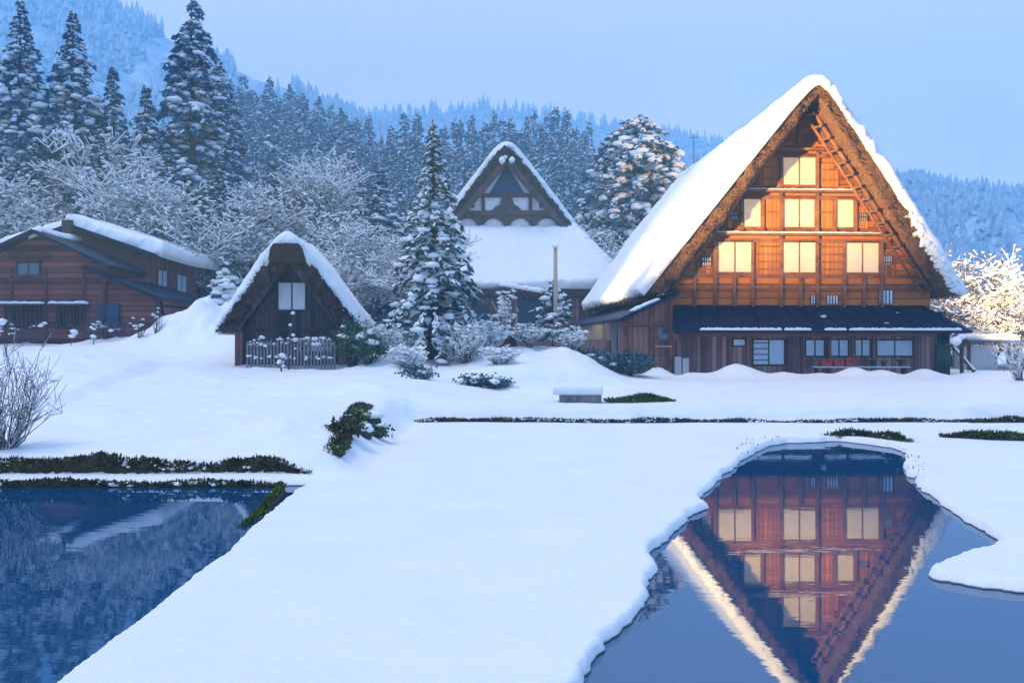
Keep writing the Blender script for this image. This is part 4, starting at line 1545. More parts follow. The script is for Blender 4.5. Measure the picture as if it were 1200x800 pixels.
for k in range(10):
    b_.box(.22 + .132 * k, .262 + .132 * k, -.075, -.052, 1.52, 1.98)
b_.build('lattice', M['beam_dark'], hut, HCZ)

# ------------------------------------------------------------------ red-brown house on the left
DZ = 1.5
hd = empty('wooden_house', (-20.65, 41.0, DZ))
tag(hd, 'red brown boarded house with dark metal roofs and thick snow on its upper roof', 'house')
g = MB()
g.prism([(-6.0, .9), (2.9, .9), (2.9, 5.22), (0, 6.55), (-6.0, 3.7)], 0, 3.4)
g.build('front_wall', M['plank_red'], hd, DZ)


def roof_plane(name, pts, th, mat, parent, z0):
    a = [Vector(p) for p in pts]
    nn = (a[1] - a[0]).cross(a[3] - a[0]).normalized()
    if nn.z < 0:
        nn = -nn
    g_ = MB()
    g_.poly(a + [p - nn * th for p in a], [(0, 1, 2, 3), (7, 6, 5, 4), (0, 4, 5, 1), (1, 5, 6, 2), (2, 6, 7, 3), (3, 7, 4, 0)])
    return g_.build(name, mat, parent, z0)


roof_plane('roof', [(0.0, -.7, 6.70), (3.35, -.7, 5.16), (3.35, 4.0, 5.16), (0.0, 4.0, 6.70)], .14, M['metal_roof'], hd, DZ)
roof_plane('roof', [(0.0, -.7, 6.70), (-6.6, -.7, 3.62), (-6.6, 4.0, 3.62), (0.0, 4.0, 6.70)], .14, M['metal_roof'], hd, DZ)
slab('roof_snow', skirt((-1.5, -.35, 6.1), (0.3, -.35, 6.72), (.3, 3.6, 6.72), (-1.5, 3.6, 6.1)), 40, 40, .36, M['roof_snow'], hd, DZ, .3, .1, 33, sizes=(2.0, 4.0))
# rear, taller block
g = MB()
g.prism([(-3.4, .9), (3.45, .9), (3.45, 5.95), (0, 7.1), (-3.4, 5.95)], 3.4, 10.0)
g.build('upper_wall', M['plank_red_side'], hd, DZ)
roof_plane('upper_roof', [(0.0, 2.7, 7.36), (4.15, 2.7, 5.92), (4.15, 11.2, 5.92), (0.0, 11.2, 7.36)], .2, M['metal_roof'], hd, DZ)
roof_plane('upper_roof', [(0.0, 2.7, 7.36), (-4.15, 2.7, 5.92), (-4.15, 11.2, 5.92), (0.0, 11.2, 7.36)], .2, M['metal_roof'], hd, DZ)
slab('upper_roof_snow', skirt((-.25, 2.75, 7.34), (4.3, 2.75, 5.90), (4.3, 11.3, 5.90), (-.25, 11.3, 7.34)), 60, 70, .68, M['roof_snow'], hd, DZ, .4, .16, 34, sizes=(4.8, 8.5))
slab('upper_roof_snow', skirt((.25, 2.75, 7.34), (-4.3, 2.75, 5.90), (-4.3, 11.3, 5.90), (.25, 11.3, 7.34)), 60, 70, .50, M['roof_snow'], hd, DZ, .4, .16, 35, sizes=(4.8, 8.5))
b_ = MB()
b_.box(-.22, .22, 2.5, 2.72, 6.9, 7.5)
b_.build('ridge_end', M['beam_dark'], hd, DZ)


def side_window(parent, x, y0, y1, z0_, z1, n_, z0, fm='beam_dark', pm='glass_pale'):
    f = MB()
    for a, b2, c, d in ((y0 - .06, y1 + .06, z0_ - .06, z0_), (y0 - .06, y1 + .06, z1, z1 + .06), (y0 - .06, y0, z0_, z1), (y1, y1 + .06, z0_, z1)):
        f.box(x - .01, x + .06, a, b2, c, d)
    for k in range(1, n_):
        ym = y0 + (y1 - y0) * k / n_
        f.box(x - .01, x + .05, ym - .025, ym + .025, z0_, z1)
    fo = f.build('window', M[fm], parent, z0)
    p = MB()
    p.box(x + .004, x + .025, y0, y1, z0_, z1)
    p.build('pane', M[pm], fo, 0).location.z = -z0


side_window(hd, 3.45, 4.5, 5.7, 4.55, 5.35, 2, DZ)
side_window(hd, 3.45, 7.1, 8.5, 4.45, 5.30, 2, DZ)
# lean-to
roof_plane('lean_to_roof', [(2.1, -.6, 5.15), (5.5, -.6, 3.78), (5.5, 6.2, 3.78), (2.1, 6.2, 5.15)], .13, M['metal_roof'], hd, DZ)
g = MB()
g.prism([(2.9, .9), (5.05, .9), (5.05, 3.80), (2.9, 4.68)], .1, 5.4)
g.build('lean_to_wall', M['plank_red'], hd, DZ)
for xx, yy in ((5.2, .0), (5.3, 5.9)):
    b_ = MB()
    b_.box(xx - .07, xx + .07, yy - .07, yy + .07, .9, 3.72)
    b_.build('post', M['beam_dark'], hd, DZ)
roof_plane('leaning_board', [(5.16, .6, 3.7), (5.5, .6, 1.6), (5.5, 4.0, 1.6), (5.16, 4.0, 3.7)], .04, M['plank_brown'], hd, DZ)
b_ = MB()
b_.bar((3.5, 10.0, 5.2), (4.1, 10.6, 5.75), .09)
b_.bar((4.1, 10.6, 5.85), (4.1, 10.6, 4.6), .10)
b_.build('eave_bracket', M['beam_dark'], hd, DZ)
# front details
window(hd, -.92, .0, 4.78, 5.28, 0, 2, M['beam_dark'], M['glass'], DZ, .08)
b_ = MB()
b_.box(-1.4, .55, -.45, 0, 5.52, 5.60)
b_.build('canopy', M['beam_dark'], hd, DZ)
for xa, xb in ((-1.65, .28), (.62, 2.20)):
    b_ = MB()
    b_.box(xa, xb, -.55, 0, 3.42, 3.48)
    b_.build('shelf', M['beam_dark'], hd, DZ)
    strip_snow(hd, (xa + .05, -.3, 3.52), (xb - .05, -.3, 3.52), .42, .10, DZ, int(xb * 10) + 40)
    b_ = MB()
    for k in range(9):
        xx = xa + .2 + (xb - xa - .4) * k / 8
        b_.box(xx - .035, xx + .035, -.12, -.05, 2.4, 3.4)
    b_.build('lattice', M['beam_dark'], hd, DZ)
b_ = MB()
b_.box(2.55, 3.5, -.04, .09, 2.2, 3.5)
b_.build('blue_panel', M['blue_panel'], hd, DZ)
for xx in (-1.2, .3, 1.95, 2.85):
    b_ = MB()
    b_.box(xx - .06, xx + .06, -.075, -.003, .9, 5.1 if xx < 2 else 4.9)
    b_.build('post', M['plank_red_side'], hd, DZ)
b_ = MB()
b_.box(-5.9, 5.0, -.09, -.004, 4.5, 4.6)
b_.build('beam', M['plank_red_side'], hd, DZ)


# ------------------------------------------------------------------ banks of grass, channel, stones
def blades(P, r, L, spread=.6, up=.7, w=.012):
    n = len(P)
    D = np.stack([r.normal(0, spread, n), r.normal(0, spread, n) - .25, up + r.uniform(-.3, .3, n)], -1)
    return kites(P, D, L * r.uniform(.5, 1.3, n), w * r.uniform(.7, 1.5, n), r, .3)


def bank(label, path, height, depth, nblade, seed, mats=('soil', 'grass'), L=.10):
    """low earth face along a path of (x, y, z of its foot) with grass growing on it"""
    r = np.random.default_rng(seed)
    path = np.array(path, float)
    seg = np.linalg.norm(np.diff(path, axis=0), axis=1)
    cum = np.concatenate([[0], np.cumsum(seg)])
    n = int(cum[-1] / .06) + 2
    t = np.linspace(0, cum[-1], n)
    base = np.stack([np.interp(t, cum, path[:, k]) for k in range(3)], -1)
    d = np.gradient(base, axis=0)
    d /= np.linalg.norm(d, axis=1, keepdims=True)
    out = np.stack([d[:, 1], -d[:, 0], np.zeros(n)], -1)
    k = 7
    V = []
    fade = np.clip(np.minimum(t, cum[-1] - t) / .5, 0.1, 1)
    hN = height * np.clip(0.75 + 1.0 * fbm(t * 1.1, t * 0 + seed, seed, 4), .12, 1.4) * fade
    for j in range(k):
        a = math.pi * j / (k - 1)
        rr = 1 + r.normal(0, .16, n)
        V.append(base + out * (np.cos(a) * depth * rr)[:, None] + np.stack([np.zeros(n), np.zeros(n), np.sin(a) * hN * rr - .04 * (j in (0, k - 1))], -1))
    V = np.stack(V, 1).reshape(-1, 3)
    i = (np.arange(n - 1)[:, None] * k + np.arange(k - 1)[None, :]).ravel()
    F = np.concatenate([np.stack([i, i + k, i + k + 1], 1), np.stack([i, i + k + 1, i + 1], 1)])
    q = r.integers(0, n, nblade)
    a = r.uniform(.15, 2.4, nblade)
    Pb = base[q] + out[q] * (np.cos(a) * depth)[:, None] + np.stack([np.zeros(nblade), np.zeros(nblade), np.sin(a) * hN[q]], -1) + d[q] * r.uniform(-.05, .05, (nblade, 1))
    bv, bf = blades(Pb, r, L)
    clump = fbm(Pb[:, 0] * 1.3, Pb[:, 1] * 1.3, seed + 1)
    ns = int(n * 2.2)
    q2 = r.integers(0, n, ns)
    a2 = r.uniform(.5, 2.0, ns)
    Ps = base[q2] + out[q2] * (np.cos(a2) * depth)[:, None] + np.stack([np.zeros(ns), np.zeros(ns), np.sin(a2) * hN[q2]], -1)
    pk = fbm(Ps[:, 0] * 2.1, Ps[:, 1] * 2.1, seed + 7) > .02
    sv, sf = lumps(Ps[pk], r.uniform(.012, .045, pk.sum()), r, ICO, .6)
    v, f = merge([(V, F), (bv, bf), (sv, sf)])
    bi = np.where(np.concatenate([clump, clump]) > .18, 2, 1)
    mi = np.concatenate([np.zeros(len(F)), bi, np.full(len(sf), 3)])
    o = np_mesh('bank_grass', v, f, [M[mats[0]], M[mats[1]], M['grass_green'], M['snow']], mi)
    return tag(o, label, 'grass', kind='stuff')


xs = np.linspace(-11.0, -3.05, 14)
bank('dark grassy bank at the far edge of the left pond', [(x, 12.13, 0.0) for x in xs], .115, .09, 3600, 1, L=.055)
xs = np.linspace(-11.5, -2.75, 14)
bank('upper dark grassy bank behind the strip of snow by the left pond', [(x, 12.68, .09) for x in xs], .20, .11, 5200, 2, L=.07)
bank('green grass on the pond corner beside the snowy path', [(-2.98, 12.1, .02), (-2.84, 11.5, .0), (-2.76, 10.6, -.02), (-2.70, 9.4, -.04)], .085, .05, 1400, 3, ('grass', 'grass_green'), .06)
xs = np.linspace(-2.3, 12.6, 20)
bank('thin dark line of grass below the snow terrace across the field', [(x, 20.34, .10) for x in xs], .085, .06, 5200, 4, L=.06)
bank('clumpy grass at the right end of the snow terrace line', [(9.9, 20.3, .11), (11.8, 20.3, .11)], .15, .12, 1500, 5, L=.08)
tipl = [pond_pt(965, 512), pond_pt(1010, 513), pond_pt(1045, 517), pond_pt(1072, 521)]
bank('grass tuft hanging over the far tip of the right pond', [(p[0], p[1], .03) for p in tipl], .20, .12, 1900, 6, L=.10)
bank('strip of grass in the snow at the right edge beyond the pond', [(*pond_pt(1105, 512, .1), .1), (*pond_pt(1160, 515, .1), .1), (*pond_pt(1230, 517, .1), .1)], .14, .14, 1700, 7, L=.09)
bank('green grass patch beside the low stone wall block', [(*pond_pt(712, 470, .5), .5), (*pond_pt(785, 469.5, .5), .5)], .10, .35, 1600, 8, ('grass_green', 'grass_green'), .09)
bank('grass edge at the foot of the snowy left slope by the channel', [(x, y, gz(x, y) - .02) for x, y in ((-2.56, 13.2), (-2.60, 14.0), (-2.72, 15.0), (-2.80, 16.2), (-2.86, 17.4), (-2.94, 18.8))], .12, .16, 3000, 9, L=.07)


def rock(loc, size, label, seed, mat='rock_dark', snow=True, name='rock', grp=None):
    r = np.random.default_rng(seed)
    root = empty(name, loc)
    tag(root, label, 'rock', grp)
    v = ICO_FINE[0] * (1 + .35 * (fbm(ICO_FINE[0][:, 0] * 2 + seed, ICO_FINE[0][:, 1] * 2 + ICO_FINE[0][:, 2], seed))[:, None])
    np_mesh('stone', v * size, ICO_FINE[1], [M[mat]], parent=root, smooth=True)
    if snow:
        c = np.array([[0, 0, size[2] * .72]])
        v, f = lumps(c, np.array([size[0] * .95]), r, ICO_FINE, .6, .2)
        np_mesh('snow_cap', v, f, [M['snow']], parent=root, smooth=True)
    return root


for k, (px, py, Y, s, lab, sn) in enumerate([
        (428, 520, 15.6, (.13, .17, .14), 'dark stone halfway up the channel beside the grass', True),
        (436, 502, 17.0, (.17, .16, .16), 'dark stone at the top of the channel under the terrace', True)]):
    x, y, z = at(px, py, Y)
    rock((x, y, gz(x, y) + s[2] * .05), s, lab, 40 + k, snow=sn)


def shrub(name, loc, w_, h_, seed, label, leaf=None, nleaf=0, leaf_l=.12, snow_n=40, snow_s=.12, twigs=40, cat='shrub', grp=None, twig_r=.012, smin=.012, rz=0, spread=1.0, snowtwig=True, flat=.6):
    """bushy plant: twigs from the ground, optional leaves, lumps of snow on top"""
    r = np.random.default_rng(seed)
    root = empty(name, loc, rz)
    tag(root, label, cat, grp)
    P, Q, r0, r1 = [], [], [], []
    tips = []
    for k in range(twigs):
        a = r.uniform(0, 6.28)
        ln = r.uniform(.1, 1.0) * spread
        p = np.array([math.cos(a) * w_ * .08, math.sin(a) * w_ * .08, -.05])
        d = np.array([math.cos(a) * ln * w_ * .5, math.sin(a) * ln * w_ * .5, h_ * r.uniform(.65, 1.0) * (1.05 - .35 * ln)])
        rad = twig_r * r.uniform(.7, 1.3)
        nseg = 5
        for j in range(nseg):
            q = p + d / nseg * r.uniform(.85, 1.15) + r.normal(0, .035 * h_, 3)
            P.append(p)
            Q.append(q)
            r0.append(rad)
            rad *= .78
            r1.append(rad)
            if j > 0:
                for _ in range(2):
                    e = q + r.normal(0, 1, 3) * [w_ * .09, w_ * .09, h_ * .05] + np.array([0, 0, h_ * .09]) + d * .05
                    P.append(q)
                    Q.append(e)
                    r0.append(rad * .7)
                    r1.append(rad * .35)
                    tips.append(e)
            p = q
        tips.append(p)
    P, Q, r0, r1 = map(np.array, (P, Q, r0, r1))
    np_mesh('branches', *segs_mesh(P, Q, np.maximum(r0, .004), np.maximum(r1, .003), 4), [M['twig']], parent=root)
    tips = np.array(tips)
    if leaf:
        c = tips[r.integers(0, len(tips), nleaf)] + r.normal(0, 1, (nleaf, 3)) * [w_ * .10, w_ * .10, h_ * .07]
        c[:, 2] = np.maximum(c[:, 2], .02)
        np_mesh('leaves', *kites(c, r.normal(0, 1, (nleaf, 3)) + [0, 0, -.2], leaf_l * r.uniform(.6, 1.3, nleaf), leaf_l * .32 * np.ones(nleaf), r, 1), [M[leaf]], parent=root)
    parts = []
    if snow_n:
        top = tips[np.argsort(-tips[:, 2] - .3 * r.uniform(0, h_, len(tips)))][:max(snow_n, int(len(tips) * .7))]
        c = top[r.integers(0, len(top), snow_n)]
        parts.append(lumps(c, snow_s * r.uniform(.4, 1.25, snow_n), r, ICO, flat * .8, .24))
    if snowtwig:
        D = Q - P
        hz = np.hypot(D[:, 0], D[:, 1]) / (np.linalg.norm(D, axis=1) + 1e-9)
        m_ = hz > .35
        sr = np.maximum(r0[m_] * 1.1, smin)
        o_ = np.zeros((m_.sum(), 3))
        o_[:, 2] = r0[m_] + sr * .4
        parts.append(segs_mesh(P[m_] + o_, Q[m_] + o_, sr, sr * .8, 4))
    if parts:
        np_mesh('snow_load', *merge(parts), [M['snow']], parent=root, smooth=True)
    return root


def put(px, Y):
    x = (px - 600) * Y / FPX
    return (x, Y, gz(x, Y))


# bushes
shrub('bare_shrub', put(4, 13.4), 1.15, 1.5, 500, 'leafless twiggy shrub at the left edge beside the left pond', None, 0, .1, 46, .045, 62, twig_r=.010, smin=.004, spread=1.0)
shrub('evergreen_shrub', put(412, 29.6), 1.0, 1.35, 501, 'dark green leafy bush at the right corner of the small hut', 'leaf', 1500, .10, 14, .16, 40, snowtwig=False)
shrub('evergreen_shrub', put(432, 29.2), .8, 1.0, 502, 'lower green leafy bush right of the hut corner bush', 'leaf', 900, .10, 16, .17, 30, snowtwig=False)
shrub('channel_shrub', put(420, 16.4), .30, .24, 503, 'green fern like plant growing over the channel stones', 'leaf_bright', 420, .07, 3, .06, 18, snowtwig=False)
shrub('channel_shrub', put(404, 14.8), .5, .22, 504, 'brownish low plant at the channel mouth', 'grass', 700, .09, 3, .07, 26, snowtwig=False)
shrub('channel_shrub', put(441, 16.2), .36, .22, 505, 'dark low plant hanging right of the channel', 'leaf', 420, .08, 5, .08, 20, snowtwig=False)
SB = [  # px, Y, width, height, label
    (452, 30.5, 1.6, .95, 'snow buried bush just right of the hut, left of the fir trunk'),
    (478, 29.0, 1.0, .70, 'small snowy bush at the left foot of the fir'),
    (545, 30.5, 1.4, 1.25, 'frosty twiggy bush right of the fir trunk'),
    (568, 32.0, 1.5, 1.05, 'rounded snowy bush left of the dark straw cone'),
    (620, 33.0, 1.2, .75, 'low snowy bush right of the dark straw cone'),
    (585, 29.0, 1.1, .55, 'low snow lump bush in front of the straw cone'),
    (670, 33.0, 1.0, .80, 'snowy bush between the lit pole shrub and the side wall of the lit house')]
for k, (px, Y, w_, h_, lab) in enumerate(SB):
    shrub('snowy_shrub', put(px, Y), w_, h_, 520 + k, lab, 'leaf' if k % 2 == 0 else None, 300, .09, 170, .085, 55, grp='snow covered bushes in front of the middle house')
for k, (px, lab) in enumerate(((492, 'dark leafy plants poking from the low snow step under the fir'), (552, 'dark leafy plants poking from the low snow step right of the fir'), (578, 'small dark plants at the right end of the low snow step'))):
    x = (px - 600) * 26.0 / FPX
    shrub('step_plant', (x, 25.95, gz(x, 25.9) + .02), .9, .34, 540 + k, lab, 'needle_green', 420, .10, 8, .13, 22, snowtwig=False)
shrub('evergreen_shrub', put(734, 31.5), 1.5, .75, 545, 'dark evergreen bush at the left corner of the lit house', 'needle_green', 1900, .13, 6, .12, 44, snowtwig=False)
shrub('evergreen_shrub', put(696, 33.0), 1.1, .55, 546, 'low dark bush under the snow left of the lit house', 'needle_green', 900, .12, 12, .17, 30, snowtwig=False)
# small trees in front of the middle house
x, y, z = put(648, 34)
conifer('young_pine', (x, y, z - .1), conifer_geo(550, 2.6, .78, .22, .22, 6, 9, .30, .05, .17, 2, .40, .7, .25, 2.2, .15, .25), 'young snowy pine growing at the foot of the pale pole', needle='needle_green')
shrub('young_shrub', put(590, 36), .75, 2.6, 551, 'thin upright snowy shrub left of the pale pole, lit warm at its top', None, 0, .1, 60, .13, 26, twig_r=.02, spread=.8)
# straw cone over a plant
x, y, z = put(596, 33.5)
o = empty('straw_cone', (x, y, z - .05))
tag(o, 'dark cone of straw matting protecting a plant before the middle house', 'plant cover')
g = MB()
for k in range(10):
    a0, a1 = 2 * math.pi * k / 10, 2 * math.pi * (k + 1) / 10
    q = .42 + .03 * (k % 2)
    g.poly([(q * math.cos(a0), q * math.sin(a0), 0), (.42 * math.cos(a1), .42 * math.sin(a1), 0), (.2 * math.cos(a1), .2 * math.sin(a1), .55), (.2 * math.cos(a0), .2 * math.sin(a0), .55), (0, 0, 1.05)], [(0, 1, 2, 3), (3, 2, 4)])
g.build('mat', M['beam_dark'], o)
g = MB()
g.tube((0, 0, .72), (0, 0, .78), .14, .13, 8)
g.build('tie', M['bamboo'], o)
# pale pole
x, y, z = put(651, 33.6)
o = empty('pole', (x, y, z - .1))
tag(o, 'tall thin pale pole in front of the middle house snow roof, lit warm', 'pole')
g = MB()
g.tube((0, 0, 0), (0, 0, (CH - (288 - 400) * 33.6 / FPX) - z + .1), .085, .07, 10)
g.build('shaft', M['pole'], o, 0, True)
v, f = lumps(np.array([[0, 0, (CH - (288 - 400) * 33.6 / FPX) - z + .1]]), np.array([.13]), r_, ICO_FINE, 1.0, .05)
np_mesh('snow_cap', v, f, [M['snow']], parent=o, smooth=True)

# picket fence in front of the small hut
x0, x1 = at(290, 0, 29.8)[0], at(392, 0, 29.8)[0]
zf_ = gz((x0 + x1) / 2, 29.8)
fo = empty('picket_fence', ((x0 + x1) / 2, 29.8, zf_))
tag(fo, 'low weathered picket fence hung with snow before the small hut', 'fence')
hw_ = (x1 - x0) / 2
b_ = MB()
for zz in (.30, .72):
    b_.box(-hw_, hw_, .02, .06, zz, zz + .06)
b_.build('rail', M['plank_brown'], fo)
for k in range(27):
    xx = -hw_ + 2 * hw_ * k / 26
    b_ = MB()
    b_.box(xx - .028, xx + .028, -.015, .018, -.1, .86 + .08 * ((k * 7) % 5) / 5)
    b_.build('picket', M['stone'], fo)
r3 = np.random.default_rng(77)
c = np.stack([r3.uniform(-hw_, hw_, 90), np.full(90, .02), r3.choice([.38, .80, .95], 90) + r3.normal(0, .03, 90)], -1)
v, f = lumps(c, r3.uniform(.03, .085, 90), r3, ICO, .7)
np_mesh('snow_load', v, f, [M['snow']], parent=fo, smooth=True)
# dry stalk with snow balls by the fence
def stalk(px, Y, h_, seed, label, balls=4, size=.08, grp=None):
    r = np.random.default_rng(seed)
    x, y, z = put(px, Y)
    o = empty('dry_stalk', (x, y, z - .05))
    tag(o, label, 'plant', grp)
    P, Q, ra, rb = [], [], [], []
    tips = []
    for k in range(balls):
        p = np.zeros(3)
        d = np.array([r.normal(0, .12), r.normal(0, .12), 1.0]) * h_ * (1 - .18 * k) / 3
        for j in range(3):
            q = p + d + r.normal(0, .03, 3)
            P.append(p), Q.append(q), ra.append(.016), rb.append(.010)
            p = q
        tips.append(p)
    np_mesh('stems', *segs_mesh(np.array(P), np.array(Q), ra, rb, 5), [M['twig']], parent=o)
    np_mesh('snow_load', *lumps(np.array(tips) + [0, 0, size * .3], size * r.uniform(.6, 1.4, len(tips)), r, ICO, .75, .30), [M['snow']], parent=o, smooth=True)
    return o


stalk(338, 29.2, 1.75, 1, 'dry stalks topped with snow balls in front of the hut window', 4, .06)
stalk(330, 28.4, .40, 2, 'snowed tuft at the foot of the picket fence', 4, .10)
stalk(50, 37.2, .95, 3, 'dry stalk with a big snow ball before the left house shelves', 2, .12)
stalk(109, 37.4, .75, 4, 'dry stalks with stacked snow before the blue panel of the left house', 3, .09)
stalk(8, 27.0, 1.0, 5, 'thin stake with snow on top at the left edge', 2, .10)
stalk(84, 37.6, .5, 6, 'short snowy stump at the right end of the lattice of the left house', 2, .14)
x, y, z = put(165, 37.0)
shrub('stem_clump', (x, y, z), .8, .8, 560, 'dark dry stems sticking out of the snow by the leaning board', None, 0, .1, 8, .12, 16, snowtwig=False, spread=.6)
x, y, z = put(183, 37.0)
shrub('stem_clump', (x, y, z), .7, 1.0, 561, 'thin dark stems right beside the leaning board of the left house', None, 0, .1, 6, .10, 14, snowtwig=False, spread=.5)
for k, (px, Y, w_, h_, lab) in enumerate(((30, 39.5, 3.2, .9, 'row of dry brown stems in front of the left house lattice'), (120, 39.6, 3.0, .8, 'dry brown stems before the blue panel of the left house'))):
    shrub('stem_clump', put(px, Y), w_, h_, 570 + k, lab, 'twig', 300, .12, 10, .12, 40, snowtwig=False)

r5 = np.random.default_rng(74)
n5 = 70
p5 = np.array([pond_pt(r5.uniform(862, 925), r5.uniform(512, 530), .12) for _ in range(n5)] + [pond_pt(r5.uniform(1058, 1085), r5.uniform(532, 560), .12) for _ in range(40)])
z5 = ground(p5[:, 0], p5[:, 1])
k5 = z5 > .03
b5 = np.stack([p5[k5, 0], p5[k5, 1], z5[k5] - .01], -1)
tag(np_mesh('stubble', *kites(b5, np.stack([r5.normal(0, .6, k5.sum()), r5.normal(0, .4, k5.sum()), np.ones(k5.sum())], -1), r5.uniform(.03, .08, k5.sum()), np.full(k5.sum(), .008), r5), [M['soil']]), 'dark stubble poking through the snow by the tip of the right pond', 'grass', kind='stuff')

# stone block with snow
x, y, z = at(680, 475, 18.9)
x = (680 - 600) * 21.4 / FPX
o = empty('stone_block', (x, 21.4, .50))
tag(o, 'low grey stone block with snow on top beside a green patch', 'stone block')
g = MB()
g.box(-.47, .47, -.18, .25, -.05, .27)
g.build('block', M['stone'], o, 0, bevel=.02)
slab('snow_cap', lambda u, v: (np.stack([(u - .5) * 1.1 - .06, (v - .5) * .62 + .05, np.full_like(u, .27)], -1), np.tile([0, 0, 1.0], (len(u), 1))), 30, 24, .15, M['snow'], o, 0, .2, .08, 50, sizes=(1.1, .62))

# right side: bench with crates and pots, rack, shed, lit bushes, fence
x, y, z = put(1006, 34.4)
o = empty('bench', (x, 34.2, .62))
tag(o, 'low wooden bench under the right windows of the lit house', 'bench')
b_ = MB()
b_.box(-1.75, 1.75, -.18, .18, .30, .345)
b_.build('seat', M['grey_box'], o)
for xx in (-1.6, 0, 1.6):
    b_ = MB()
    b_.box(xx - .05, xx + .05, -.15, .15, -.15, .30)
    b_.build('leg', M['beam_dark'], o)
bx, by, bz = x, 34.2, .62 + .345
for k, (dx, w_, h_, lab) in enumerate(((-1.25, .38, .26, 'red crate at the left end of the bench'), (-.82, .36, .24, 'red crate second from the left end of the bench'), (-.40, .34, .30, 'taller red crate nearest the bench middle'))):
    c = empty('crate', (bx + dx, by, bz))
    tag(c, lab, 'crate', 'red crates on the bench')
    b_ = MB()
    b_.box(-w_ / 2, w_ / 2, -.14, .14, 0, .03)
    b_.box(-w_ / 2, w_ / 2, -.14, -.115, .03, h_)
    b_.box(-w_ / 2, w_ / 2, .115, .14, .03, h_)
    b_.box(-w_ / 2, -w_ / 2 + .025, -.115, .115, .03, h_)
    b_.box(w_ / 2 - .025, w_ / 2, -.115, .115, .03, h_)
    b_.build('box', M['red'], c)
    b_ = MB()
    b_.box(-.07, .07, -.152, -.141, h_ * .6, h_ * .8)
    b_.build('handle', M['beam_dark'], c)
for k, (dx, lab) in enumerate(((.45, 'potted green plant right of the red crates on the bench'), (.85, 'larger potted green plant in the middle right of the bench'), (1.45, 'small potted plant at the right end of the bench'))):
    c = empty('potted_plant', (bx + dx, by, bz))
    tag(c, lab, 'plant', 'potted plants on the bench')
    b_ = MB()
    b_.tube((0, 0, 0), (0, 0, .14), .07, .10, 10)
    b_.build('pot', M['beam_dark'], c)
    n_ = 60
    cc = np.stack([r_.normal(0, .03, n_), r_.normal(0, .03, n_), np.full(n_, .13)], -1)
    np_mesh('leaves', *kites(cc, np.stack([r_.normal(0, .6, n_), r_.normal(0, .6, n_), r_.uniform(.3, 1, n_)], -1), r_.uniform(.1, .24, n_), np.full(n_, .03), r_), [M['leaf' if k != 1 else 'leaf_bright']], parent=c)

x, y, z = put(1127, 33.6)
o = empty('rack', (x, y, z - .1))
tag(o, 'thin wooden rack post with crossbar and snow at the right corner of the lit house', 'rack')
b_ = MB()
b_.box(-.05, .05, -.05, .05, 0, 1.35)
b_.build('post', M['beam_dark'], o)
b_ = MB()
b_.box(-.62, .12, -.035, .035, 1.06, 1.13)
b_.build('crossbar', M['beam_dark'], o)
v, f = lumps(np.array([[-.22, 0, 1.24], [0, 0, 1.40]]), np.array([.20, .12]), r_, ICO_FINE, .8, .1)
np_mesh('snow_cap', v, f, [M['snow']], parent=o, smooth=True)

x, y, z = put(1160, 42)
o = empty('garden_shed', (x, y, z))
tag(o, 'tiny shed with snowy blue roof and pale front panel at the far right', 'shed')
b_ = MB()
b_.box(-.9, .35, 0, 1.5, -.1, 1.1)
b_.build('wall', M['grey_box'], o)
for xx in (.85, 1.15, -.95):
    b_ = MB()
    b_.box(xx - .06, xx + .06, -.08, .04, -.1, 1.3)
    b_.build('post', M['plank_red_side'], o)
roof_plane('roof', [(-1.1, -.4, 1.28), (1.4, -.4, 1.28), (1.4, 1.8, 1.85), (-1.1, 1.8, 1.85)], .08, M['blue_panel'], o, 0)
slab('roof_snow', skirt((-1.0, -.1, 1.37), (1.3, -.1, 1.37), (1.3, 1.8, 1.86), (-1.0, 1.8, 1.86)), 30, 30, .28, M['snow'], o, 0, .25, .1, 61, sizes=(2.3, 2.0))

lit = [broadleaf_geo(601, 5.0, .8, .012, .032, .085, cap=6500, spread=.9, levels=4, trunk_r=.10, first=.24, multi=4),
       broadleaf_geo(602, 4.5, .8, .012, .032, .085, cap=6500, spread=.8, levels=4, trunk_r=.09, first=.26, multi=3)]
hl = [5.0, 4.5]
LIT = [(1122, 290, 46, 0, 'tallest snow crusted bush lit golden, right of the lit house eave'),
       (1098, 300, 49, 1, 'lit snowy bush half hidden behind the right eave'),
       (1158, 322, 48, 1, 'lit snowy bush between the tallest lit bush and the one at the frame edge'),
       (1192, 344, 44, 0, 'lit snowy bush at the right edge of the view'),
       (1150, 348, 43, 1, 'lower lit snowy bush above the tiny shed'),
       (1232, 330, 46, 1, 'lit snowy bush just beyond the right edge')]
lp = {}
for k, (px, py, Y, wch, lab) in enumerate(LIT):
    x, y, zt = at(px, py, Y)
    zb = gz(x, y) - .1
    if wch in lp:
        o = copy_tree(lp[wch])
        o['label'] = lab
    else:
        o = broadleaf('snowy_bush', (x, y, zb), lit[wch], lab, 'bush', 'floodlit snowy bushes at the right')
        lp[wch] = o
    s = (zt - zb) / hl[wch]
    o.location = (x, y, zb)
    o.scale = (s, s, s)
    o.rotation_euler.z = k * 1.3
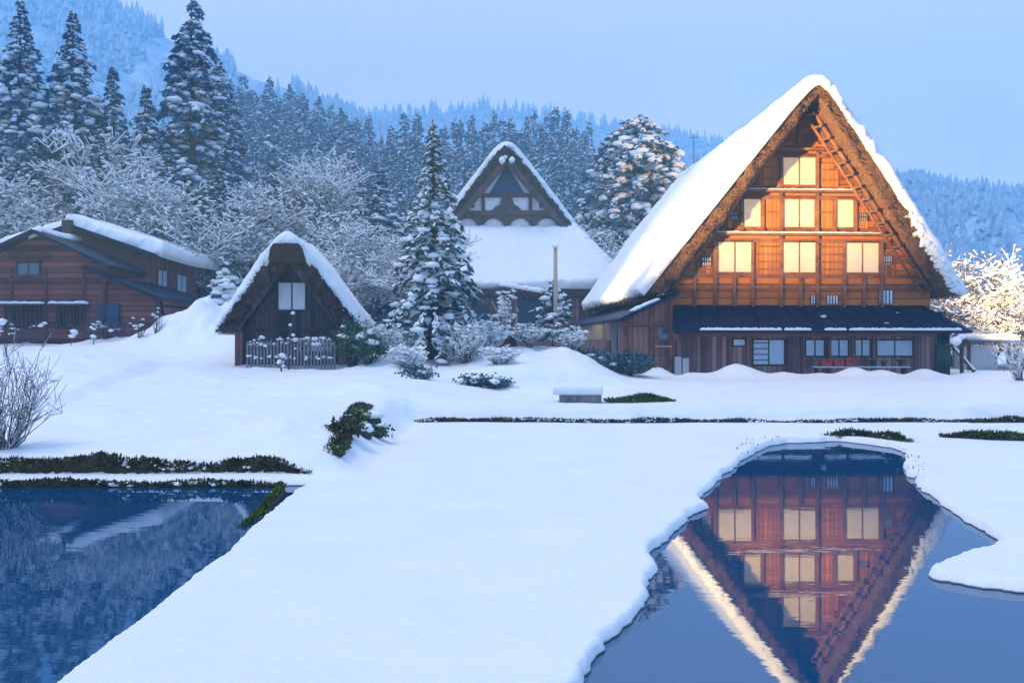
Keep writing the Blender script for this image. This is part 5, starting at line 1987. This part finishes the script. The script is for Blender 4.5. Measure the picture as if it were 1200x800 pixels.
broadleaf('sapling', put(1142, 38), broadleaf_geo(610, 2.3, 1.0, .02, .03, .10, cap=500, spread=.8, levels=2, trunk_r=.07, first=.4, lean=.35), 'crooked snowy sapling with bent trunk before the tiny shed', wood='bark')
shrub('bare_shrub', put(1196, 30), 1.0, 1.5, 620, 'twiggy green grey shrub cut by the right edge', 'leaf', 160, .08, 12, .09, 26)
# slatted snow fence beside the house
x0, x1, Yf_ = 18.2, 22.4, 44.5
zf_ = gz(20, Yf_)
fo = empty('bamboo_fence', (20.3, Yf_, zf_))
tag(fo, 'tall slatted bamboo fence lit warm under the right eave', 'fence')
b_ = MB()
for zz in (.8, 2.4):
    b_.box(-2.1, 2.1, .05, .12, zz, zz + .09)
b_.build('rail', M['bamboo'], fo)
for k in range(24):
    xx = -2.05 + 4.1 * k / 23
    b_ = MB()
    b_.tube((xx, 0, -.1), (xx, 0, 3.15 + .2 * ((k * 5) % 7) / 7), .05, .04, 6)
    b_.build('slat', M['bamboo'], fo)
strip_snow(fo, (-2.1, 0, 3.32), (2.1, 0, 3.32), .22, .14, 0, 99, 'fence_snow')
# little mast beyond the roof
x, y, z = at(813, 168, 120)
zb = gz(x, y)
o = empty('utility_pole', (x, y, zb - .2))
tag(o, 'small distant utility pole peeping over the lit roof by the pine', 'utility pole')
b_ = MB()
b_.tube((0, 0, 0), (0, 0, at(813, 156, 120)[2] - zb), .09, .07, 8)
b_.build('shaft', M['stone'], o)
b_ = MB()
b_.box(-.55, .55, -.06, .06, at(813, 160, 120)[2] - zb, at(813, 159, 120)[2] - zb)
b_.build('crossarm', M['stone'], o)

# ------------------------------------------------------------------ haze
g = MB()
g.box(-480, 480, -60, 935, -2.5, 275)
hz_ = g.build('haze', M['snow'])
mm = bpy.data.materials.new('haze_air')
mm.use_nodes = True
nn = mm.node_tree.nodes
nn.remove(nn['Principled BSDF'])
pv = nn.new('ShaderNodeVolumePrincipled')
pv.inputs['Color'].default_value = (0.36, 0.72, 1.0, 1)
pv.inputs['Density'].default_value = 0.0015
mm.node_tree.links.new(pv.outputs[0], nn['Material Output'].inputs['Volume'])
hz_.data.materials.clear()
hz_.data.materials.append(mm)
tag(hz_, kind='stuff')
